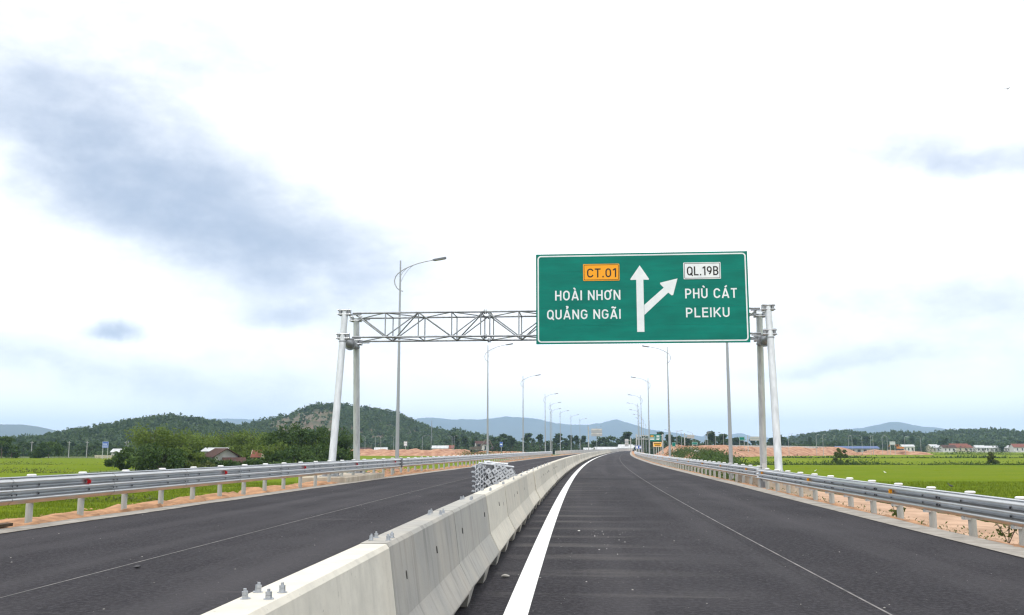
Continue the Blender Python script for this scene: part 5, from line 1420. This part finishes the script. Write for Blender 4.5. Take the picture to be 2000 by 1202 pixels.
# excavators on the earthworks
def excavator(pos, rz, label, body='machine'):
    r = empty('excavator', pos, rz); tag(r, label, 'excavator', 'excavators')
    for y in (-1.1, 1.1):
        MB().loft([[(-1.7, y - .25, .1), (1.7, y - .25, .1), (2.0, y - .25, .45), (1.7, y - .25, .85), (-1.7, y - .25, .85), (-2.0, y - .25, .45)], [(-1.7, y + .25, .1), (1.7, y + .25, .1), (2.0, y + .25, .45), (1.7, y + .25, .85), (-1.7, y + .25, .85), (-2.0, y + .25, .45)]]).build('track', MT['dark'], r)
    MB().box(-2.1, 1.3, -1.3, 1.3, .95, 1.9).build('body', MT[body], r)
    cb = MB().box(.1, 1.4, .2, 1.3, 1.9, 3.0).build('cab', MT[body], r); MB().box(.3, 1.45, .15, 1.35, 2.1, 2.8).build('window', MT['glass'], cb)
    MB().tube([(1.2, -.3, 1.6), (3.0, -.3, 4.2), (4.4, -.3, 3.9)], .22, 6).build('boom', MT[body], r)
    MB().tube([(4.3, -.3, 4.2), (5.4, -.3, 1.9)], .17, 6).build('dipper', MT[body], r)
    MB().loft([[(5.2, -.8, 2.0), (5.9, -.8, 1.6), (5.3, -.8, .9), (4.8, -.8, 1.3)], [(5.2, .2, 2.0), (5.9, .2, 1.6), (5.3, .2, .9), (4.8, .2, 1.3)]]).build('bucket', MT['dark'], r)
p = at(1757, 874, 505); excavator((p.x, 505, .4), 2.6, 'orange excavator on the red earth heap beyond the right fields')
p = at(931, 880, 318); excavator((p.x, 318, .1), .3, 'dull grey excavator parked on the earth strip beyond the left guardrail', 'machine_grey')

# ------------------------------------------------------------------ small things
def bird(pos, m, s_, label, fly=False, rz=0):
    r = empty('bird', pos, rz); r.scale = (s_, s_, s_); tag(r, label, 'bird', None)
    b = MB(); b.tube([(-.25, 0, .02), (-.1, 0, .06), (.08, 0, .09), (.2, 0, .12), (.27, 0, .22), (.33, 0, .27), (.46, 0, .25)], [.01, .06, .09, .05, .03, .035, .006], 8)
    b.build('body', MT[m], r, True)
    if fly:
        for sy in (-1, 1):
            MB().add([(.1, sy * .05, .12), (-.08, sy * .05, .12), (-.06, sy * .35, .24), (.08, sy * .32, .25), (-.14, sy * .68, .16), (.1, sy * .05, .10), (-.08, sy * .05, .10), (-.06, sy * .35, .22), (.08, sy * .32, .23), (-.14, sy * .68, .15)],
                     [(0, 1, 2, 3), (3, 2, 4), (8, 7, 6, 5), (9, 7, 8), (0, 3, 8, 5), (3, 4, 9, 8), (4, 2, 7, 9), (2, 1, 6, 7)]).build('wing', MT[m], r)
    else:
        for sy in (-.03, .03): MB().tube([(.02, sy, .03), (.02, sy, -.24)], .008, 5).build('leg', MT['bird_dark'], r)
    return r
for (u, v, lab) in ((1671, 893, 'white egret in the rice just right of the upright shrub'), (1653, 893, 'white egret beside the upright shrub on the bund'), (1592, 920, 'white egret in the near right rice field'), (1729, 923, 'white egret in the right rice field above the guardrail reflector')):
    Y = (G_Z + .55 - CAM_H) / (ray(u, v)[2] / ray(u, v)[1]); p = at(u, v, Y); bird((p.x, Y, G_Z + .5), 'bird_white', .75, lab, False, random.random() * 6)
p = at(1968, 175, 60); bird(p, 'bird_dark', .5, 'tiny dark bird flying high in the sky at right', True, .8)
yb = 18.9; pp = offp(yb, right_w(yb) + .8, .75); bird((pp.x, pp.y, .80), 'bird_dark', .2, 'small dark bird perched on the right guardrail', False, 2.0)
# lump of broken concrete by the barrier foot
def lump(pos, s_, seed, name, label, cat, m='rock'):
    q = random.Random(seed); b = MB()
    rings = []
    for k in range(5):
        t = k / 4; rr = math.sin(math.pi * (.12 + .80 * t)); rings.append([(s_ * rr * math.cos(a) * q.uniform(.7, 1.15), s_ * .8 * rr * math.sin(a) * q.uniform(.7, 1.15), s_ * .75 * t) for a in [6.283 * j / 7 for j in range(7)]])
    b.loft(rings); o = b.build(name, MT[m]); o.location = pos; return tag(o, label, cat)
lump(offp(11.6, .47, .004), .055, 3, 'concrete_lump', 'lump of broken concrete on the asphalt by the barrier foot', 'rubble')
lump(offp(18.0, 1.35, .004), .03, 5, 'concrete_lump', 'small white crumb of concrete right of the white line', 'rubble', 'wall_white')
lump(at(165, 1110, 11.9) * 0 + offp(12.2, -4.3, .004), .05, 8, 'asphalt_clod', 'small black clod of asphalt lying on the left carriageway', 'debris', 'dark')
# loose chippings
def chippings(name, n, label, fn, s0, s1, m):
    g = np.random.default_rng(len(name) + n); V, F = [], []
    for k in range(n):
        x, y, z = fn(g); s_ = s0 + (s1 - s0) * g.random() ** 3; o = len(V)
        a = g.random() * 6.28
        for j in range(4): V.append((x + s_ * math.cos(a + 1.57 * j) * (.6 + .5 * g.random()), y + s_ * math.sin(a + 1.57 * j) * (.6 + .5 * g.random()), z))
        V.append((x + s_ * .3 * (g.random() - .5), y + s_ * .3 * (g.random() - .5), z + s_ * (.3 + .3 * g.random()))); F += [(o, o + 1, o + 4), (o + 1, o + 2, o + 4), (o + 2, o + 3, o + 4), (o + 3, o, o + 4)]
    o = link(name, np_mesh(name, V, F, MT[m])); return tag(o, label, 'chippings', None, 'stuff')
def on_road(g):
    y = 8 + 55 * g.random() ** 1.6; w = g.random()
    o_ = -left_w(y) + .3 + w * (left_w(y) + right_w(y) - .6)
    if abs(o_) < .5: o_ += 1.1
    return tuple(offp(y, o_, .003))
chippings('road_chippings', 620, 'pale loose stone chips scattered over the asphalt', on_road, .005, .020, 'rock')
def by_line(g):
    y = 17 + 2.2 * g.normal() * .5; return tuple(offp(y, 1.5 + .35 * abs(g.normal()), .003))
chippings('road_chippings', 45, 'cluster of white crumbs right of the white line', by_line, .005, .016, 'wall_white')
chippings('verge_stones', 1500, 'stones and clods on the left earth verge', lambda g: (lambda y: tuple(offp(y, -left_w(y) - .75 - 1.4 * g.random(), .0)))(9 + 60 * g.random() ** 1.4), .012, .055, 'verge')
chippings('verge_stones', 1000, 'stones and clods on the right verge', lambda g: (lambda y: tuple(offp(y, right_w(y) + .6 + .8 * g.random(), -.06)))(9 + 40 * g.random() ** 1.4), .01, .06, 'track')
# earth heap by the first left lamp
chippings('earth_clods', 420, 'heap of orange earth clods beside the left gantry footing', lambda g: (lambda y, o_: tuple(offp(y, -left_w(y) - 2.0 + o_, .05 + .35 * math.exp(-(o_ * o_) - ((y - 58) / 5) ** 2) * g.random())))(58 + 4.5 * g.normal(), .6 * g.normal()), .06, .22, 'earth')
# timber plank left on the gutter edge
b = MB(); b.box(-.06, .06, 0, 2.6, 0, .06); o = b.build('timber_plank', MT['timber']); o.location = offp(15.6, -left_w(15.6) - .62, .03); o.rotation_euler = (0, .1, -head(16) + .02)
tag(o, 'dark timber plank lying along the gutter at the left picture edge', 'plank')

# ------------------------------------------------------------------ haze
hb = MB().box(-16000, 16000, -2500, 15000, G_Z - 1.5, 430)
hz = hb.build('haze', None); tag(hz, 'pale blue summer haze over the whole plain', 'haze', None, 'stuff')
hm = bpy.data.materials.new('haze'); hm.use_nodes = True; nt = hm.node_tree; nt.nodes.clear()
pv = nt.nodes.new('ShaderNodeVolumePrincipled'); pv.inputs['Color'].default_value = (.50, .70, 1.0, 1); pv.inputs['Density'].default_value = 1.05e-4; pv.inputs['Anisotropy'].default_value = .0
ou = nt.nodes.new('ShaderNodeOutputMaterial'); nt.links.new(pv.outputs[0], ou.inputs['Volume'])
hz.data.materials.append(hm)
